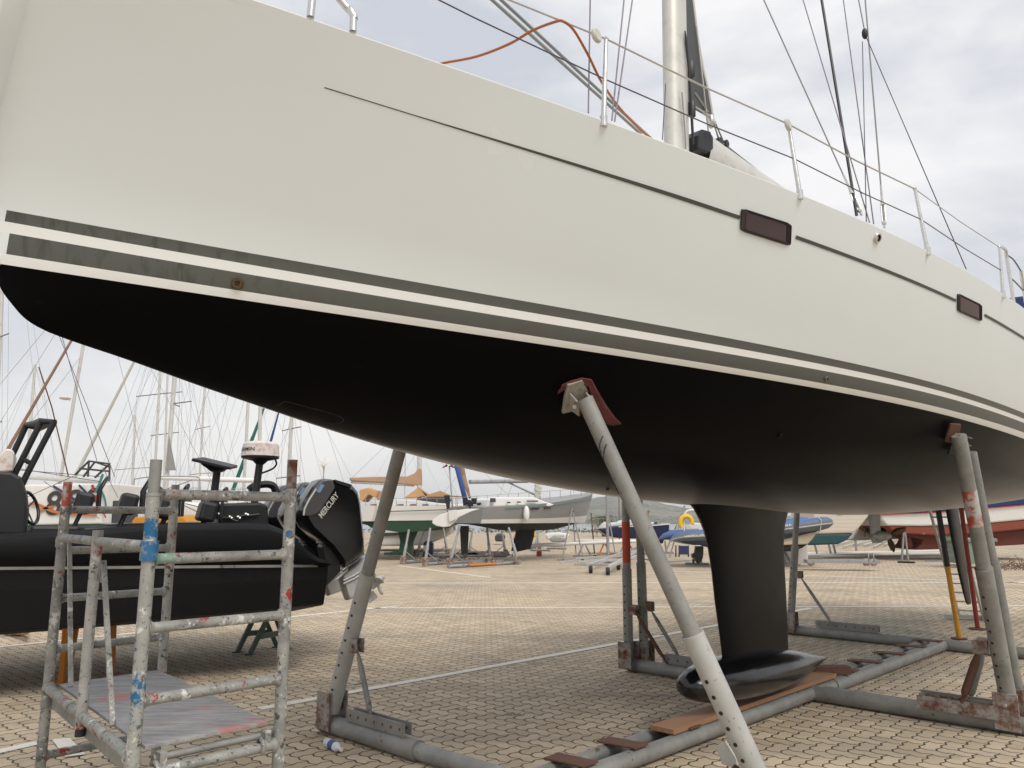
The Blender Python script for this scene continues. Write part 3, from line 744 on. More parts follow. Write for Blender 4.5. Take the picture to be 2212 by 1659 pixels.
stay(1775, 0, 1851, 470, .012, 'gasket', ext=.4)
stay(1650, 0, 1862, 470, .006, 'wiregrey', ext=1.5, fit=True)
stay(1735, 0, 1879, 487, .004, 'wire', ext=1.5)
stay(1822, 0, 1888, 490, .004, 'wire', ext=1.5)
stay(1869, 0, 1911, 497, .0065, 'wiregrey', ext=1.5, fit=True)
stay(1863, 90, 1872, 486, .003, 'wire', ext=0)
stay(1855, 0, 1867, 62, .005, 'wire', yb=4.9, yt=4.95, ext=1.5, name='halyard')
stay(1872, 82, 2088, 587, .0035, 'wire', yt=4.9, ext=0, name='halyard')
p = at(1868, 73, 4.87); mb = MB(); mb.ball(p, .035, 10, (.6, .5, 1.2)); mb.build('block', 'black2', yacht)
stay(1275, 0, 1271, 252, .0035, 'wire', ext=1.2); stay(1366, 0, 1328, 270, .0035, 'wire', ext=1.2); stay(1348, 0, 1322, 268, .0035, 'wire', ext=1.2)
stay(1437, 200, 1431, 306, .004, 'wire', ext=.2); 
stay(1052, -10, 1385, 290, .009, 'wiregrey', yb=4.6, yt=3.6, ext=1.0, name='sheet'); stay(1072, -10, 1405, 298, .009, 'wiregrey', yb=4.7, yt=3.65, ext=1.0, name='sheet')
# orange hose looped over the lifeline
hp = [(925, 160, 3.6), (940, 142, 3.5), (960, 136, 3.45), (1030, 122, 3.35), (1100, 95, 3.25), (1150, 66, 3.2), (1200, 47, 3.1), (1218, 47, 3.08), (1240, 66, 3.12), (1270, 118, 3.2), (1300, 178, 3.3), (1340, 235, 3.6), (1385, 282, 3.9), (1412, 304, 4.1), (1440, 350, 4.3)]
mb = MB(); mb.tube(catmull([at(*q) for q in hp], 6), .0062, 8)
solo(mb, 'hose', 'orange', 'orange hose looped over the lifeline of the near yacht', 'hose')
# blue sprayhood aft
def coverform():
    P = [at(x, y, 6.9) for x, y in ((2172, 655), (2179, 641), (2212, 637), (2330, 640), (2340, 760), (2212, 720))]
    c = sum(P, Vector())/len(P); mb = MB(); rw = []
    for f, k in ((0, .96), (.1, 1), (.9, 1), (1, .96)): rw.append([c+(p-c)*k+Vector((.3, .9, 0))*f for p in P])
    mb.grid(rw, closed=True); mb.add(rw[0], [tuple(range(6))], 0, False); mb.add(rw[-1], [tuple(range(6))], 0, False); mb.build('cockpit_cover', 'darkblue', yacht, bevel=.02)
coverform()
# ================================================================== CRADLE UNDER THE YACHT
cradle = thing('yacht_cradle', 'grey steel tube cradle with leaning posts and rusty brackets holding up the near yacht', 'boat cradle', (OX, OY, 0), YA)
def onT(x, y, t):
    d = ray(x, y); n = YW.to_3x3() @ Vector((1, 0, 0)); o0 = YW @ Vector((t, 0, 0))
    return CAM+d*((o0-CAM).dot(n)/d.dot(n))
def holes(mb, a, b, r, n, mi=1, hr=.009, f0=.05, f1=.95):
    d = (b-a).normalized(); m = (a+b)/2; toc = (CAM-m); toc = (toc-d*toc.dot(d)).normalized()
    sidev = d.cross(toc); k = (toc*.8-sidev*.6).normalized()
    for i in range(n):
        p = a.lerp(b, f0+(f1-f0)*i/max(1, n-1)); mb.tube([p+k*(r-.006), p+k*(r+.0015)], hr, 10, mi)
def plates(mb, p, d, w, h, gap, th=.010):       # pair of upright plates along direction d
    d = d.normalized(); n = Vector((0, 0, 1)).cross(d).normalized()
    for sg in (-1, 1): mb.bar(p+n*gap*sg-d*w/2, p+n*gap*sg+d*w/2, th, h)
BEAM_R = .066
def beam(a, b, r=BEAM_R, mat='galv', nm='cross_beam'):
    mb = MB(); mb.tube([a, b], r, 20); return mb.build(nm, mat, cradle)
z0 = BEAM_R
nl, nr = Y3(0, -2.2, z0), gr(1745, 1880, z0)
ml, mr_ = Y3(3.62, -1.95, z0), Y3(3.62, 1.92, z0)
fl, fr = Y3(7.4, -1.95, z0), Y3(7.4, 2.1, z0)
c0, c1, c2 = Y3(0, 0, z0), Y3(3.62, 0, z0), Y3(7.4, 0, z0)
beam(nl, nl.lerp(nr, .28), .066); beam(nl.lerp(nr, .28), nr, .056, 'galvdark')
mb = MB(); mb.tube([nl.lerp(nr, .27), nl.lerp(nr, .30)], .069, 20); mb.build('collar', 'galv', cradle)
beam(ml, Y3(3.62, -.09, z0)); beam(Y3(3.62, .0, z0), mr_); beam(Y3(3.80, .1, z0-.01), Y3(3.80, 1.2, z0-.01), .05, 'galvdark')
beam(fl, Y3(7.4, -.08, z0)); beam(Y3(7.4, .08, z0), fr)
def spine(a, b, r, off, mat): beam(Y3(a, off, z0), Y3(b, off, z0), r, mat, 'spine_tube')
spine(-.6, 4.05, .056, .06, 'galvdark'); spine(4.05, 7.35, .066, .06, 'galv')
spine(-.6, 4.0, .045, -.16, 'galvdark'); spine(4.0, 7.35, .045, -.16, 'galv')
for i, t in enumerate((.42, .95, 1.62, 4.55, 5.2, 5.9, 6.6, 7.2)):
    mb = MB(); a, b = Y3(t, .10, z0*2+.006), Y3(t, -.22, z0*2-.008)
    mb.bar(a, b, .15, .012); mb.build('rung_plate', 'rust2', cradle, bevel=.003)
def jack(p0, p1, split, r0, r1, mats, nh, pad=True, bdir=None, nb=9, foot=True, brace=None, padn=None):
    """p0 foot, p1 head, split fraction of the sleeve"""
    mb = MB(); s_ = p0.lerp(p1, split); mb.tube([p0, s_], r0, 20); mb.tube([s_-(p1-p0).normalized()*.012, s_+(p1-p0).normalized()*.003], r0*1.03, 20)
    holes(mb, p0, s_, r0, nh, 1, .010, .08, .8)
    po = mb.build('post', [mats[0], 'gasket'], cradle)
    mb = MB(); mb.tube([p0.lerp(p1, split-.03), p1], r1, 18); inn = mb.build('inner_tube', mats[1], po)
    d = (c1-c0).normalized(); acr = Vector((d.y, -d.x, 0))
    if foot:
        mb = MB(); q = Vector((p0.x, p0.y, .17))
        for sg in (-1, 1): mb.bar(q+d*(r0+.018)*sg-Vector((0, 0, .13)), q+d*(r0+.018)*sg+Vector((0, 0, .14)), .17, .012, up=d)
        mb.tube([q-d*(r0+.045)+Vector((0, 0, .05)), q+d*(r0+.045)+Vector((0, 0, .05))], .014, 8)
        mb.build('foot_bracket', 'rust', po, bevel=.003)
    return po
def strut(po, a, b, r=.017, mats=('galvdark', 'rust')):
    d = (b-a); mb = MB(); mb.tube([a, a.lerp(b, .12), a.lerp(b, .15), a.lerp(b, .3), a.lerp(b, .8), a.lerp(b, .86), a.lerp(b, .88), b], [r*.55, r*.55, r*.9, r*1.25, r*1.25, r*.9, r*.6, r*.6], 10)
    n = d.normalized().cross(Vector((0, 0, 1))).normalized(); mb.tube([a.lerp(b, .5)-n*.02, a.lerp(b, .5)+n*.09], .005, 6)
    st = mb.build('brace', mats[0], po)
    mb = MB(); dd = (c1-c0).normalized()
    for sg in (-1, 1): mb.box(a+dd*.032*sg, (.10, .010, .10), Matrix.Rotation(YA+R(90), 3, 'Z'))
    mb.tube([a-dd*.055, a+dd*.055], .012, 8); mb.build('brace_clamp', mats[1], st)
    return st
def channel(po, a, b, h=.085, mat='galv', nh=7):
    mb = MB(); d = (b-a).normalized(); n = Vector((0, 0, 1)).cross(d).normalized()
    for sg in (-1, 1):
        mb.bar(a+n*.032*sg, b+n*.032*sg, .009, h)
        for i in range(nh):
            p = a.lerp(b, .07+.86*i/(nh-1)); k = n if n.dot(CAM-p) > 0 else -n
            mb.tube([p+n*.032*sg+k*.003, p+n*.032*sg+k*.0055], .011, 8, 1)
    return mb.build('perforated_channel', [mat, 'rust2'], po)
acr = (nr-nl).normalized()
# left post of the near beam
p0 = nl+acr*.12+Vector((0, 0, .10)); p1 = onT(868, 955, -.02); J2 = jack(p0, p1, .52, .060, .049, ('galvlight', 'galv'), 9)
a = p0.lerp(p1, .255)+acr*.09; b = nl+acr*.62+Vector((0, 0, .10)); strut(J2, a, b)
channel(J2, nl+acr*.36+Vector((0, 0, .115)), nl+acr*1.02+Vector((0, 0, .115)))
# big right post of the near beam, head on the hull
p1, nn = hit(1251, 842, .075); p0 = gr(1712, 1842, .12); J1 = jack(p0, p1, .46, .054, .042, ('galvlight', 'galv'), 11)
q = p0.lerp(p1, .185); mb = MB()
mb.prism([onT(x, y, .1)+(q-onT(1590, 1600, .1))*0 for x, y in ((1548, 1612), (1568, 1600), (1590, 1636), (1596, 1662), (1560, 1650))], yaw, .012)
mb.build('brace_clamp', 'galvlight', J1, bevel=.003)
ww = p0.lerp(p1, .165)-acr*.09
mb = MB(); mb.tube([ww, ww-acr*.25-Vector((0, 0, .35))], .022, 12); mb.build('brace', 'rust2', J1)
sn = nn.cross(Vector((0, 0, 1))).normalized(); sv = sn.cross(nn)
def padplate(corners, mat, par, nm, lift=.02, th=.015):
    P4 = [hit(x, y, lift)[0] for x, y in corners]; n4 = hit(corners[0][0], corners[0][1])[1]
    mb = MB(); mb.prism(P4, n4, th); return mb.build(nm, mat, par, bevel=.002)
pd = padplate([(1222, 825), (1253, 816), (1266, 838), (1262, 862), (1244, 878), (1211, 885), (1216, 850)], 'padply', J1, 'pad', .022, .02)
for xs in (((1226, 840), (1240, 853), (1241, 877), (1227, 874)), ((1259, 838), (1268, 845), (1269, 862), (1264, 866))):
    mb = MB(); cc = [hit(x, y, .035 if i in (0, 3) else .075)[0] for i, (x, y) in enumerate(xs)]
    mb.prism(cc, (cc[1]-cc[0]).cross(cc[2]-cc[0]), .010); mb.build('pad_bracket', 'padply', pd)
    mb = MB(); mb.tube([cc[1], cc[2]], .0045, 6); mb.build('bracket_edge', 'rust2', pd)
mb = MB(); q_ = hit(1233, 862, .06)[0]; mb.tube([q_, q_-nn*0+(CAM-q_).normalized()*.018], .011, 6); mb.build('pad_bolt', 'galvlight', pd)
def cloth(corners, mat, lift, th=.006, par=J1):
    rows_ = []
    for (xa, ya), (xb, yb), lf in corners:
        rows_.append([hit(lerp(xa, xb, q/3), lerp(ya, yb, q/3), lf+.006*math.sin(q*2.1+xa))[0] for q in range(4)])
    mb = MB(); mb.grid(rows_); o = mb.build('carpet_strip', mat, par); s = o.modifiers.new('th', 'SOLIDIFY'); s.thickness = th; return o
cloth([((1213, 828), (1203, 850), .006), ((1232, 818), (1226, 832), .012), ((1254, 812), (1256, 828), .02), ((1271, 812), (1264, 826), .03), ((1290, 846), (1272, 853), .035), ((1305, 868), (1286, 877), .04), ((1322, 889), (1300, 898), .045), ((1336, 901), (1308, 902), .05)], 'redcloth', 0)
# ink scribbles on the tube
def scrib(pts, par, r_, mat='ink', w=.003):
    out = []
    for x, y in pts:
        d = ray(x, y); # nearest point on the tube axis plane, pushed to the skin
        a, b = p0, p1; ax = (b-a).normalized(); nrm = ax.cross(d.cross(ax)).normalized(); den = d.dot(nrm); k = (a-CAM).dot(nrm)/den
        P_ = CAM+d*k; f = (P_-a).dot(ax); A = a+ax*f; o = P_-A; ol = min(o.length, r_*.97)
        toc = (CAM-A); toc = (toc-ax*toc.dot(ax)).normalized(); so2 = (o-toc*o.dot(toc)); s2 = min(so2.length, r_*.95); so2 = so2.normalized() if so2.length > 1e-6 else ax.cross(toc)
        out.append(A+so2*s2+toc*(math.sqrt(r_*r_-s2*s2)+.0015))
    mb = MB(); mb.tube(catmull(out, 4), w, 6, flat=.6); mb.build('ink_mark', mat, par)
scrib([(1303, 942), (1297, 955), (1295, 967), (1299, 980)], J1, .042); scrib([(1310, 960), (1305, 975), (1303, 996)], J1, .042)
scrib([(1291, 978), (1300, 990), (1308, 1005), (1318, 1034), (1326, 1052), (1336, 1068)], J1, .042)
# middle beam, far side pair
for (xb, yb, xt, yt, t, mt, ph) in ((1358, 1418, 1351, 1085, 3.55, ('galv', 'galvdark'), 0), (1392, 1418, 1379, 1062, 3.72, ('galvdark', 'galvdark'), .14)):
    p0 = onT(xb, yb, t); p1 = onT(xt, yt, t); jj = jack(p0, p1, .56, .052, .043, mt, 9)
    ac = (mr_-ml).normalized(); a = p0.lerp(p1, .30)+ac*.08; bb = Vector((a.x, a.y, .14))+ac*.40; strut(jj, a, bb, mats=('galvdark', 'rust') if ph else ('rust2', 'rust'))
    if not ph:
        q0, q1 = p0.lerp(p1, .60), p0.lerp(p1, .87); mb = MB(); mb.tube([q0, q0.lerp(q1, .3), q1], .0445, 18); mb.build('paint_band', 'redbright', jj)
ac = (mr_-ml).normalized()
channel(jj, ml+ac*.45+Vector((0, 0, .115)), ml+ac*1.5+Vector((0, 0, .115)), nh=9)
# middle beam, near side pair
def tophit(x, y, l): return hit(x, y, l)[0]
prs = []
p0 = onT(2176, 1500, 3.58); p1 = tophit(2052, 930, .07); A4 = jack(p0, p1, .50, .060, .050, ('galv', 'galvdark'), 9)
s0, s1 = p0.lerp(p1, .665), p0.lerp(p1, .80); mb = MB(); mb.tube([s0, s1], .0508, 18); mb.build('paint_band', 'redgrey', A4)
strut(A4, onT(2118, 1398, 3.5), onT(2077, 1518, 3.5), .024, ('rust2', 'rust'))
p0b = onT(2196, 1490, 3.8); p1b = tophit(2083, 966, .06); B4 = jack(p0b, p1b, .55, .050, .042, ('galv', 'galv'), 6)
strut(B4, onT(2128, 1392, 3.8), onT(2092, 1520, 3.8), .022, ('galv', 'galv'))
padplate([(2044, 911), (2066, 912), (2062, 944), (2054, 954), (2034, 949)], 'rust2', A4, 'pad', .03)
padplate([(2046, 955), (2058, 955), (2062, 976), (2040, 976)], 'gasket', A4, 'pad', .03)
for dy in (0, 14):
    mb = MB(); mb.tube([tophit(2044, 926+dy, .07), tophit(2072, 932+dy, .10)], .005, 6); mb.build('pad_bolt', 'rust', A4)
n_ = ac
for k, tt in enumerate((3.50, 3.62, 3.74)):
    mb = MB(); a = Y3(tt, .98-.02*k, .155); b = Y3(tt, 1.60-.02*k, .155); mb.bar(a, b, .010, .10); mb.build('channel_plate', 'rust' if k < 2 else 'galv', cradle)
mb = MB(); e_ = Y3(3.62, 1.925, z0); mb.tube([e_, e_+n_*.006], .064, 18); mb.build('end_cap', 'padply', cradle)
# far beam posts
p0 = onT(1708, 1345, 7.36); p1 = onT(1722, 1098, 7.36); J5 = jack(p0, p1, .66, .052, .040, ('galv', 'galv'), 10)
ac = (fr-fl).normalized(); strut(J5, p0.lerp(p1, .42)+ac*.08, Vector((p0.x, p0.y, .15))+ac*.62)
channel(J5, fl+ac*.42+Vector((0, 0, .115)), fl+ac*1.25+Vector((0, 0, .115)))
channel(J5, fr-ac*1.15+Vector((0, 0, .115)), fr-ac*.35+Vector((0, 0, .115)), mat='rust')
p0 = fr-ac*.12+Vector((0, 0, .1)); p1 = Y3(7.4, 1.3, 2.0); jack(p0, p1, .6, .05, .042, ('galv', 'galv'), 8)
# plank and block
mb = MB(); a, b = Y3(1.36, -.02, .146), Y3(4.12, -.02, .150); mb.bar(a, b, .20, .035)
solo(mb, 'plank', 'wood', 'long pine plank under the black keel bulb', 'plank', bevel=.003)
mb = MB(); mb.bar(Y3(4.10, -.15, .175), Y3(4.36, .10, .175), .12, .075)
solo(mb, 'wood_block', 'rust2', 'dark timber block wedged behind the keel bulb tip', 'wood block', bevel=.004)
# yellow screw prop, red prop, ladder
prop = thing('screw_prop', 'slim prop, black above and yellow below, beside the yacht rudder', 'boat prop', gr(2072, 1380), 0)
a = gr(2072, 1378, .02); b = at(2026, 1098, a.y-.15); m_ = a.lerp(b, .55)
mb = MB(); mb.tube([a, m_], .034, 14); mb.build('lower_tube', 'yellow', prop)
mb = MB(); mb.tube([m_, b], .036, 14); mb.build('upper_tube', 'black', prop)
mb = MB(); mb.tube([a-Vector((0, 0, .015)), a], .10, 14); mb.build('foot_plate', 'rust2', prop)
prop = thing('screw_prop', 'dull red slim prop standing right of the yellow one', 'boat prop', gr(2112, 1358), 0)
a = gr(2112, 1357, .02); b = at(2076, 1096, a.y-.15)
mb = MB(); mb.tube([a, b], .032, 14); mb.build('tube', 'redpaint', prop)
mb = MB(); mb.tube([a-Vector((0, 0, .015)), a], .12, 14); mb.build('foot_plate', 'rust2', prop)
L0, L1 = gr(2074, 1337), gr(2126, 1340); U0 = at(2007, 1096, L0.y-1.0); U1 = U0+(L1-L0)
lad = thing('ladder', 'pale aluminium ladder leaning on the stern of the near yacht', 'ladder', L0, 0)
for a, b in ((L0, U0), (L1, U1)):
    mb = MB(); mb.bar(a, b, .03, .06); mb.build('rail', 'alu', lad)
for i in range(1, 12):
    mb = MB(); mb.bar(L0.lerp(U0, i/12), L1.lerp(U1, i/12), .03, .025); mb.build('rung', 'alu', lad)
mb = MB(); mb.bar(L0-Vector((.25, 0, -.04)), L1+Vector((.1, 0, .04)), .05, .07); mb.build('base_bar', 'alu', lad)
# bottle
bt = thing('bottle', 'clear crumpled plastic bottle lying at the left foot of the cradle', 'bottle', gr(718, 1620), R(-52))
mb = MB(); mb.tube([(x, 0, .033) for x in (-.10, -.095, -.05, .0, .02)], [.020, .031, .033, .033, .032], 16); mb.tube([(x, 0, .033) for x in (.045, .085, .105, .11, .125)], [.033, .031, .014, .012, .012], 16); mb.build('shell', 'bottle', bt, world=False)
mb = MB(); mb.tube([(-.02, 0, .033), (.048, 0, .033)], .034, 16); mb.build('label', 'bottlelabel', bt, world=False)
mb = MB(); mb.tube([(.125, 0, .033), (.14, 0, .033)], .015, 12); mb.build('cap', 'white', bt, world=False)
# small weeds in the joints
for i, (x, y) in enumerate(((892, 1536), (995, 1532), (1110, 1545))):
    mb = MB(); c = gr(x, y); rr = random.Random(i)
    for k in range(26):
        a = rr.uniform(0, 6.28); L = rr.uniform(.012, .035); q = c+Vector((rr.uniform(-.07, .07), rr.uniform(-.01, .01), 0))
        e1 = q+Vector((math.cos(a)*L, math.sin(a)*L, rr.uniform(.008, .022))); wv = Vector((-math.sin(a), math.cos(a), 0))*.003
        mb.add([q-wv, q+wv, e1], [(0, 1, 2)], 0, False)
    solo(mb, 'weed', 'leaf', ('leftmost', 'middle', 'rightmost')[i]+' of three tiny weeds in the paving joints before the cradle', 'weed', 'weeds in the paving')
# ================================================================== SCAFFOLD TOWER
A0, B0, C0, D0 = Vector((-1.52, 3.33, 0)), Vector((-1.07, 3.80, 0)), Vector((-2.62, 4.62, 0)), Vector((-2.19, 5.10, 0))
sc = thing('scaffold_tower', 'small wheeled scaffold tower of paint spattered aluminium tube', 'scaffold', (A0+D0)/2, 0)
TR = .0275
def spost(p, ztop, mat, mat2, zs, nm='post', zb=.12):
    mb = MB(); mb.tube([p+Vector((0, 0, zb)), p+Vector((0, 0, ztop-.14))], TR, 18)
    for z in zs: mb.tube([p+Vector((0, 0, z-.004)), p+Vector((0, 0, z+.004))], TR*1.09, 18)
    o = mb.build(nm, mat, sc); mb = MB(); mb.tube([p+Vector((0, 0, ztop-.15)), p+Vector((0, 0, ztop))], TR*.88, 18); mb.build('spigot', mat2, o); return o
PA = spost(A0, 1.85, 'scafblue', 'galvdark', (.64, 1.48, 1.70)); PB = spost(B0, 1.885, 'scaf', 'rust', (.6,))
PC = spost(C0, 1.815, 'scaf', 'redgrey', (.66, 1.48, 1.66)); PD = spost(D0, 1.82, 'scafred', 'galvdark', (.6,))
def sleeve(p, za, zb, mat, par, r_=TR*1.3):
    mb = MB(); mb.tube([p+Vector((0, 0, za)), p+Vector((0, 0, zb))], r_, 18); mb.build('sleeve', mat, par)
sleeve(A0, 1.43, 1.51, 'scafbluesolid', PA); sleeve(C0, 1.44, 1.50, 'scaf', PC, TR*1.25); sleeve(A0, .50, .58, 'galvdark', PA, TR*1.2); sleeve(A0, .60, .64, 'scaf', PA, TR*1.15); sleeve(C0, .56, .60, 'galvdark', PC, TR*1.12)
tc_ = (CAM-(B0+Vector((0, 0, 1.53)))).normalized(); mb = MB(); mb.ball(B0+Vector((0, 0, 1.53))+tc_*.010, .0205, 14, (1, 1, 1.9)); mb.build('paint_blob', 'scafbluesolid', PB)
def rung(a, b, z, zz=None, mat='scaf', r_=.0225, nm='rung'):
    p, q = a+Vector((0, 0, z)), b+Vector((0, 0, zz if zz else z)); d = (q-p).normalized()
    mb = MB(); mb.tube([p+d*.02, q-d*.02], r_, 16); mb.tube([p+d*(TR-.004), p+d*(TR+.012)], [r_*1.5, r_*1.02], 16); mb.tube([q-d*(TR+.012), q-d*(TR-.004)], [r_*1.02, r_*1.5], 16)
    return mb.build(nm, mat, sc)
for z in (.585, .87, 1.155, 1.435, 1.705): rung(A0, B0, z)
for z in (.30, .87, 1.15, 1.42, 1.655): rung(C0, D0, z)
rung(A0, C0, 1.487, 1.493, 'scaf', .023, 'guard_rail'); rung(A0, C0, .655, .66, 'scaf', .0245, 'guard_rail')
k = .52; E0 = A0.lerp(C0, k)
mb = MB(); mb.tube([E0+Vector((0, 0, .60)), E0+Vector((0, 0, 1.545))], TR*.92, 16); Ep = mb.build('gate_post', 'scafred', sc)
mb = MB(); mb.tube([E0+Vector((0, 0, .565)), E0+Vector((0, 0, .605))], TR*.85, 14); mb.build('rubber_foot', 'wheel', Ep)
def onplane(x, y, p, q):            # vertical plane through p,q
    n = Vector((0, 0, 1)).cross(q-p).normalized(); d = ray(x, y); return CAM+d*((p-CAM).dot(n)/d.dot(n))
for (xa, ya, xb, yb) in ((150, 1172, 153, 1484), (224, 1212, 243, 1568)):
    mb = MB(); mb.bar(onplane(xa, ya, A0, C0), onplane(xb, yb, A0, C0), .022, .022); mb.build('brace', 'scaf', sc, bevel=.002)
lp = onplane(222, 1240, A0, C0)
mb = MB(); mb.bar(lp+Vector((0, 0, -.04)), lp+Vector((0, 0, .06)), .010, .024); mb.bar(lp+Vector((-.03, 0, -.03)), lp+Vector((-.03, 0, .0)), .014, .014); mb.build('latch', 'galvdark', Ep)
for z, m2 in ((.61, 'scaf'),):
    for a, b in ((B0, D0),):
        pass
# toe channel along A-C and deck rails
mb = MB(); mb.bar(A0.lerp(C0, .03)+Vector((.02, .02, .60)), A0.lerp(C0, .97)+Vector((.02, .02, .60)), .012, .09); mb.build('side_channel', 'galvdark', sc)
mb = MB(); mb.tube([A0.lerp(B0, .08)+Vector((.0, .06, .625)), B0.lerp(A0, .08)+Vector((0, .06, .625))], .016, 12); mb.build('deck_rail', 'galvdark', sc)
for f in (.14, .86):
    q = A0.lerp(B0, f)+Vector((0, 0, .59)); mb = MB(); rw = []
    mb.tube([q+Vector((.03*math.cos(a)*.7+.0, -.03*math.cos(a)*.7, .03*math.sin(a))) for a in [math.pi*j/10 for j in range(-3, 11)]], .011, 8, flat=1.0)
    mb.box(q+Vector((.01, .03, .02)), (.03, .05, .09), Matrix.Rotation(R(45), 3, 'Z')); mb.build('hook', 'scaf', sc, bevel=.002)
for p, lab in ((A0, 0), (B0, 0), (C0, 0), (D0, 0)):
    q = p+Vector((0, 0, 0)); mb = MB(); mb.tube([q+Vector((-.012, .02, .062)), q+Vector((.012, .02, .062))], .06, 20); cw = mb.build('caster', 'wheel', sc)
    mb = MB(); mb.bar(q+Vector((-.02, .02, .06)), q+Vector((-.02, 0, .13)), .03, .004); mb.bar(q+Vector((.02, .02, .06)), q+Vector((.02, 0, .13)), .03, .004); mb.tube([q+Vector((0, 0, .12)), q+Vector((0, 0, .14))], .03, 12); mb.build('fork', 'galv', cw)
# a caster jutting out under the near rail
q = gr(350, 1700, .36)
q = A0.lerp(B0, .28)+Vector((.05, .03, .50))
mb = MB(); mb.bar(q+Vector((-.05, 0, .04)), q+Vector((.05, 0, .04)), .05, .008); mb.bar(q+Vector((-.04, -.02, .0)), q+Vector((-.035, -.02, .04)), .03, .01); mb.tube([q+Vector((.02, -.03, -.02)), q+Vector((.02, .02, -.02))], .04, 18, 1); mb.build('outrigger_wheel', ['galv', 'wheel'], sc)
# platform
zp = .672
nAC = (C0-A0).normalized(); nAB = (B0-A0).normalized()
P4 = [A0+nAC*.05+nAB*.06, B0+nAC*.05-nAB*.035, D0-nAC*.03-nAB*.03, C0-nAC*.03+nAB*.05]
mb = MB(); mb.prism([p+Vector((0, 0, zp)) for p in P4], Vector((0, 0, 1)), .014)
solo(mb, 'platform', 'ply', 'worn grey plywood platform with faded pink paint, lying in the scaffold', 'platform', bevel=.0015)
# ================================================================== BLACK RIB AT THE LEFT
R0 = Vector((-1.98, 8.5, 0)); ra = Vector((.86, .51, 0)).normalized(); rl = Vector((-ra.y, ra.x, 0))
rib = thing('rigid_inflatable', 'black rigid inflatable boat with three tilted black outboards behind the scaffold', 'inflatable boat', R0, math.atan2(ra.y, ra.x))
def RP(k, lat, z): return R0-ra*k+rl*lat+Vector((0, 0, z))
def onR(x, y, lat):
    d = ray(x, y); o0 = R0+rl*lat; return CAM+d*((o0-CAM).dot(rl)/d.dot(rl))
KK = [-.02, .1, .25, .42, .62, .9, 1.3, 1.8, 2.4, 3, 4, 5, 6, 7, 7.8, 8.4, 8.8, 9.0]
ztop = [(-.02, 1.16), (.1, 1.20), (.25, 1.32), (.42, 1.47), (.62, 1.55), (.9, 1.56), (1.8, 1.545), (2.4, 1.49), (3, 1.47), (5, 1.5), (9, 1.85)]
zst = [(0, 1.10), (3, 1.165), (5, 1.24), (9, 1.6)]
zch = [(0, .71), (1.6, .67), (3, .63), (5, .66), (7, .85), (9, 1.45)]
zkl = [(0, .50), (3, .44), (6, .46), (8, .8), (9, 1.4)]
def plan(k): return 0 if k < 4.5 else 1.35*((k-4.5)/4.5)**2.4
for sd_name in ('hull',):
    mb = MB(); rw = []
    for k in KK:
        p = plan(k); W = 2.8; zc = interp(zch, k); zs = interp(zst, k)
        rw.append([RP(k, p+.0, zs), RP(k, p+.02, lerp(zs, zc, .35)), RP(k, p+.10, zc), RP(k, p+.14, zc-.02), RP(k, 1.4, min(zc-.03, interp(zkl, k))), RP(k, W-p-.14, zc-.02), RP(k, W-p-.10, zc), RP(k, W-p, zs)])
    mb.grid(rw, smooth=False); mb.add(rw[0], [tuple(range(8))], 0, False)
    mb.build('hull', 'ribhull', rib)
for sg in (0, 1):
    mb = MB(); rw = []
    for k in KK:
        p = plan(k); zt = interp(ztop, k); zs = interp(zst, k); h = zt-zs
        ring = [(-.0, 0), (-.07, .22*h), (-.08, .5*h), (-.04, .85*h), (.06, h), (.22, h*.98), (.34, h*.7), (.36, 0)]
        rw.append([RP(k, (p+a) if not sg else 2.8-p-a, zs+b+.004) for a, b in ring])
    mb.grid(rw, closed=True); mb.add(rw[0], [tuple(range(8))], 0, False); mb.build('collar', 'ribtube', rib)
mb = MB()
for k0, k1 in zip(KK[1:], KK[2:]):
    mb.bar(RP(k0, plan(k0)-.012, interp(zst, k0)+.012), RP(k1, plan(k1)-.012, interp(zst, k1)+.012), .03, .026)
mb.build('rub_strip', 'galvdark', rib)
mb = MB(); mb.grid([[RP(k, plan(k)+.3, interp(zst, k)), RP(k, 2.5-plan(k), interp(zst, k))] for k in KK]); mb.build('deck', 'ribtube', rib)
# outboards
def pillow(mb, pts, lat0, lat1, mi=0, insets=((0, .86), (.12, .96), (.3, 1.0), (.7, 1.0), (.88, .96), (1, .86))):
    P = [onR(x, y, lat0) for x, y in pts]; c = sum(P, Vector((0, 0, 0)))/len(P); rw = []
    for f, s_ in insets: rw.append([c+(p-c)*s_+rl*(lat1-lat0)*f for p in P])
    mb.grid(rw, mi, True, True); n = len(P)
    mb.add(rw[0], [tuple(range(n))], mi, False); mb.add(rw[-1], [tuple(range(n))], mi, False)
cow = [(653, 1112), (657, 1095), (668, 1074), (684, 1050), (696, 1036), (706, 1032.5), (722, 1033.5), (745, 1040), (768, 1047), (779, 1060), (785, 1085), (788, 1117), (792, 1154), (794, 1190), (790, 1202), (773, 1213), (750, 1229), (742, 1218), (722, 1190), (692, 1163), (668, 1140), (657, 1122)]
mb = MB(); pillow(mb, cow, .46, 1.02, insets=((0, .84), (.06, .92), (.16, .98), (.3, 1.0), (.7, 1.0), (.84, .98), (.94, .92), (1, .84)))
ob = mb.build('outboard_motor', 'cowl', rib)
C_ = sum((onR(x, y, .46) for x, y in cow), Vector((0, 0, 0)))/len(cow)
def side_(x, y, push=0.0, s_=.84): return onR(x, y, .46)-rl*push
mb = MB()
trim = [(655, 1113), (659, 1096), (669, 1077), (685, 1053), (697, 1038), (708, 1036), (718, 1038), (723, 1053), (706, 1082), (688, 1108), (670, 1116)]
mb.prism([side_(x, y, -.02) for x, y in trim], rl, .075); 
subs = [mb.build('cowl_trim', 'cowlgrey', ob, bevel=.012)]
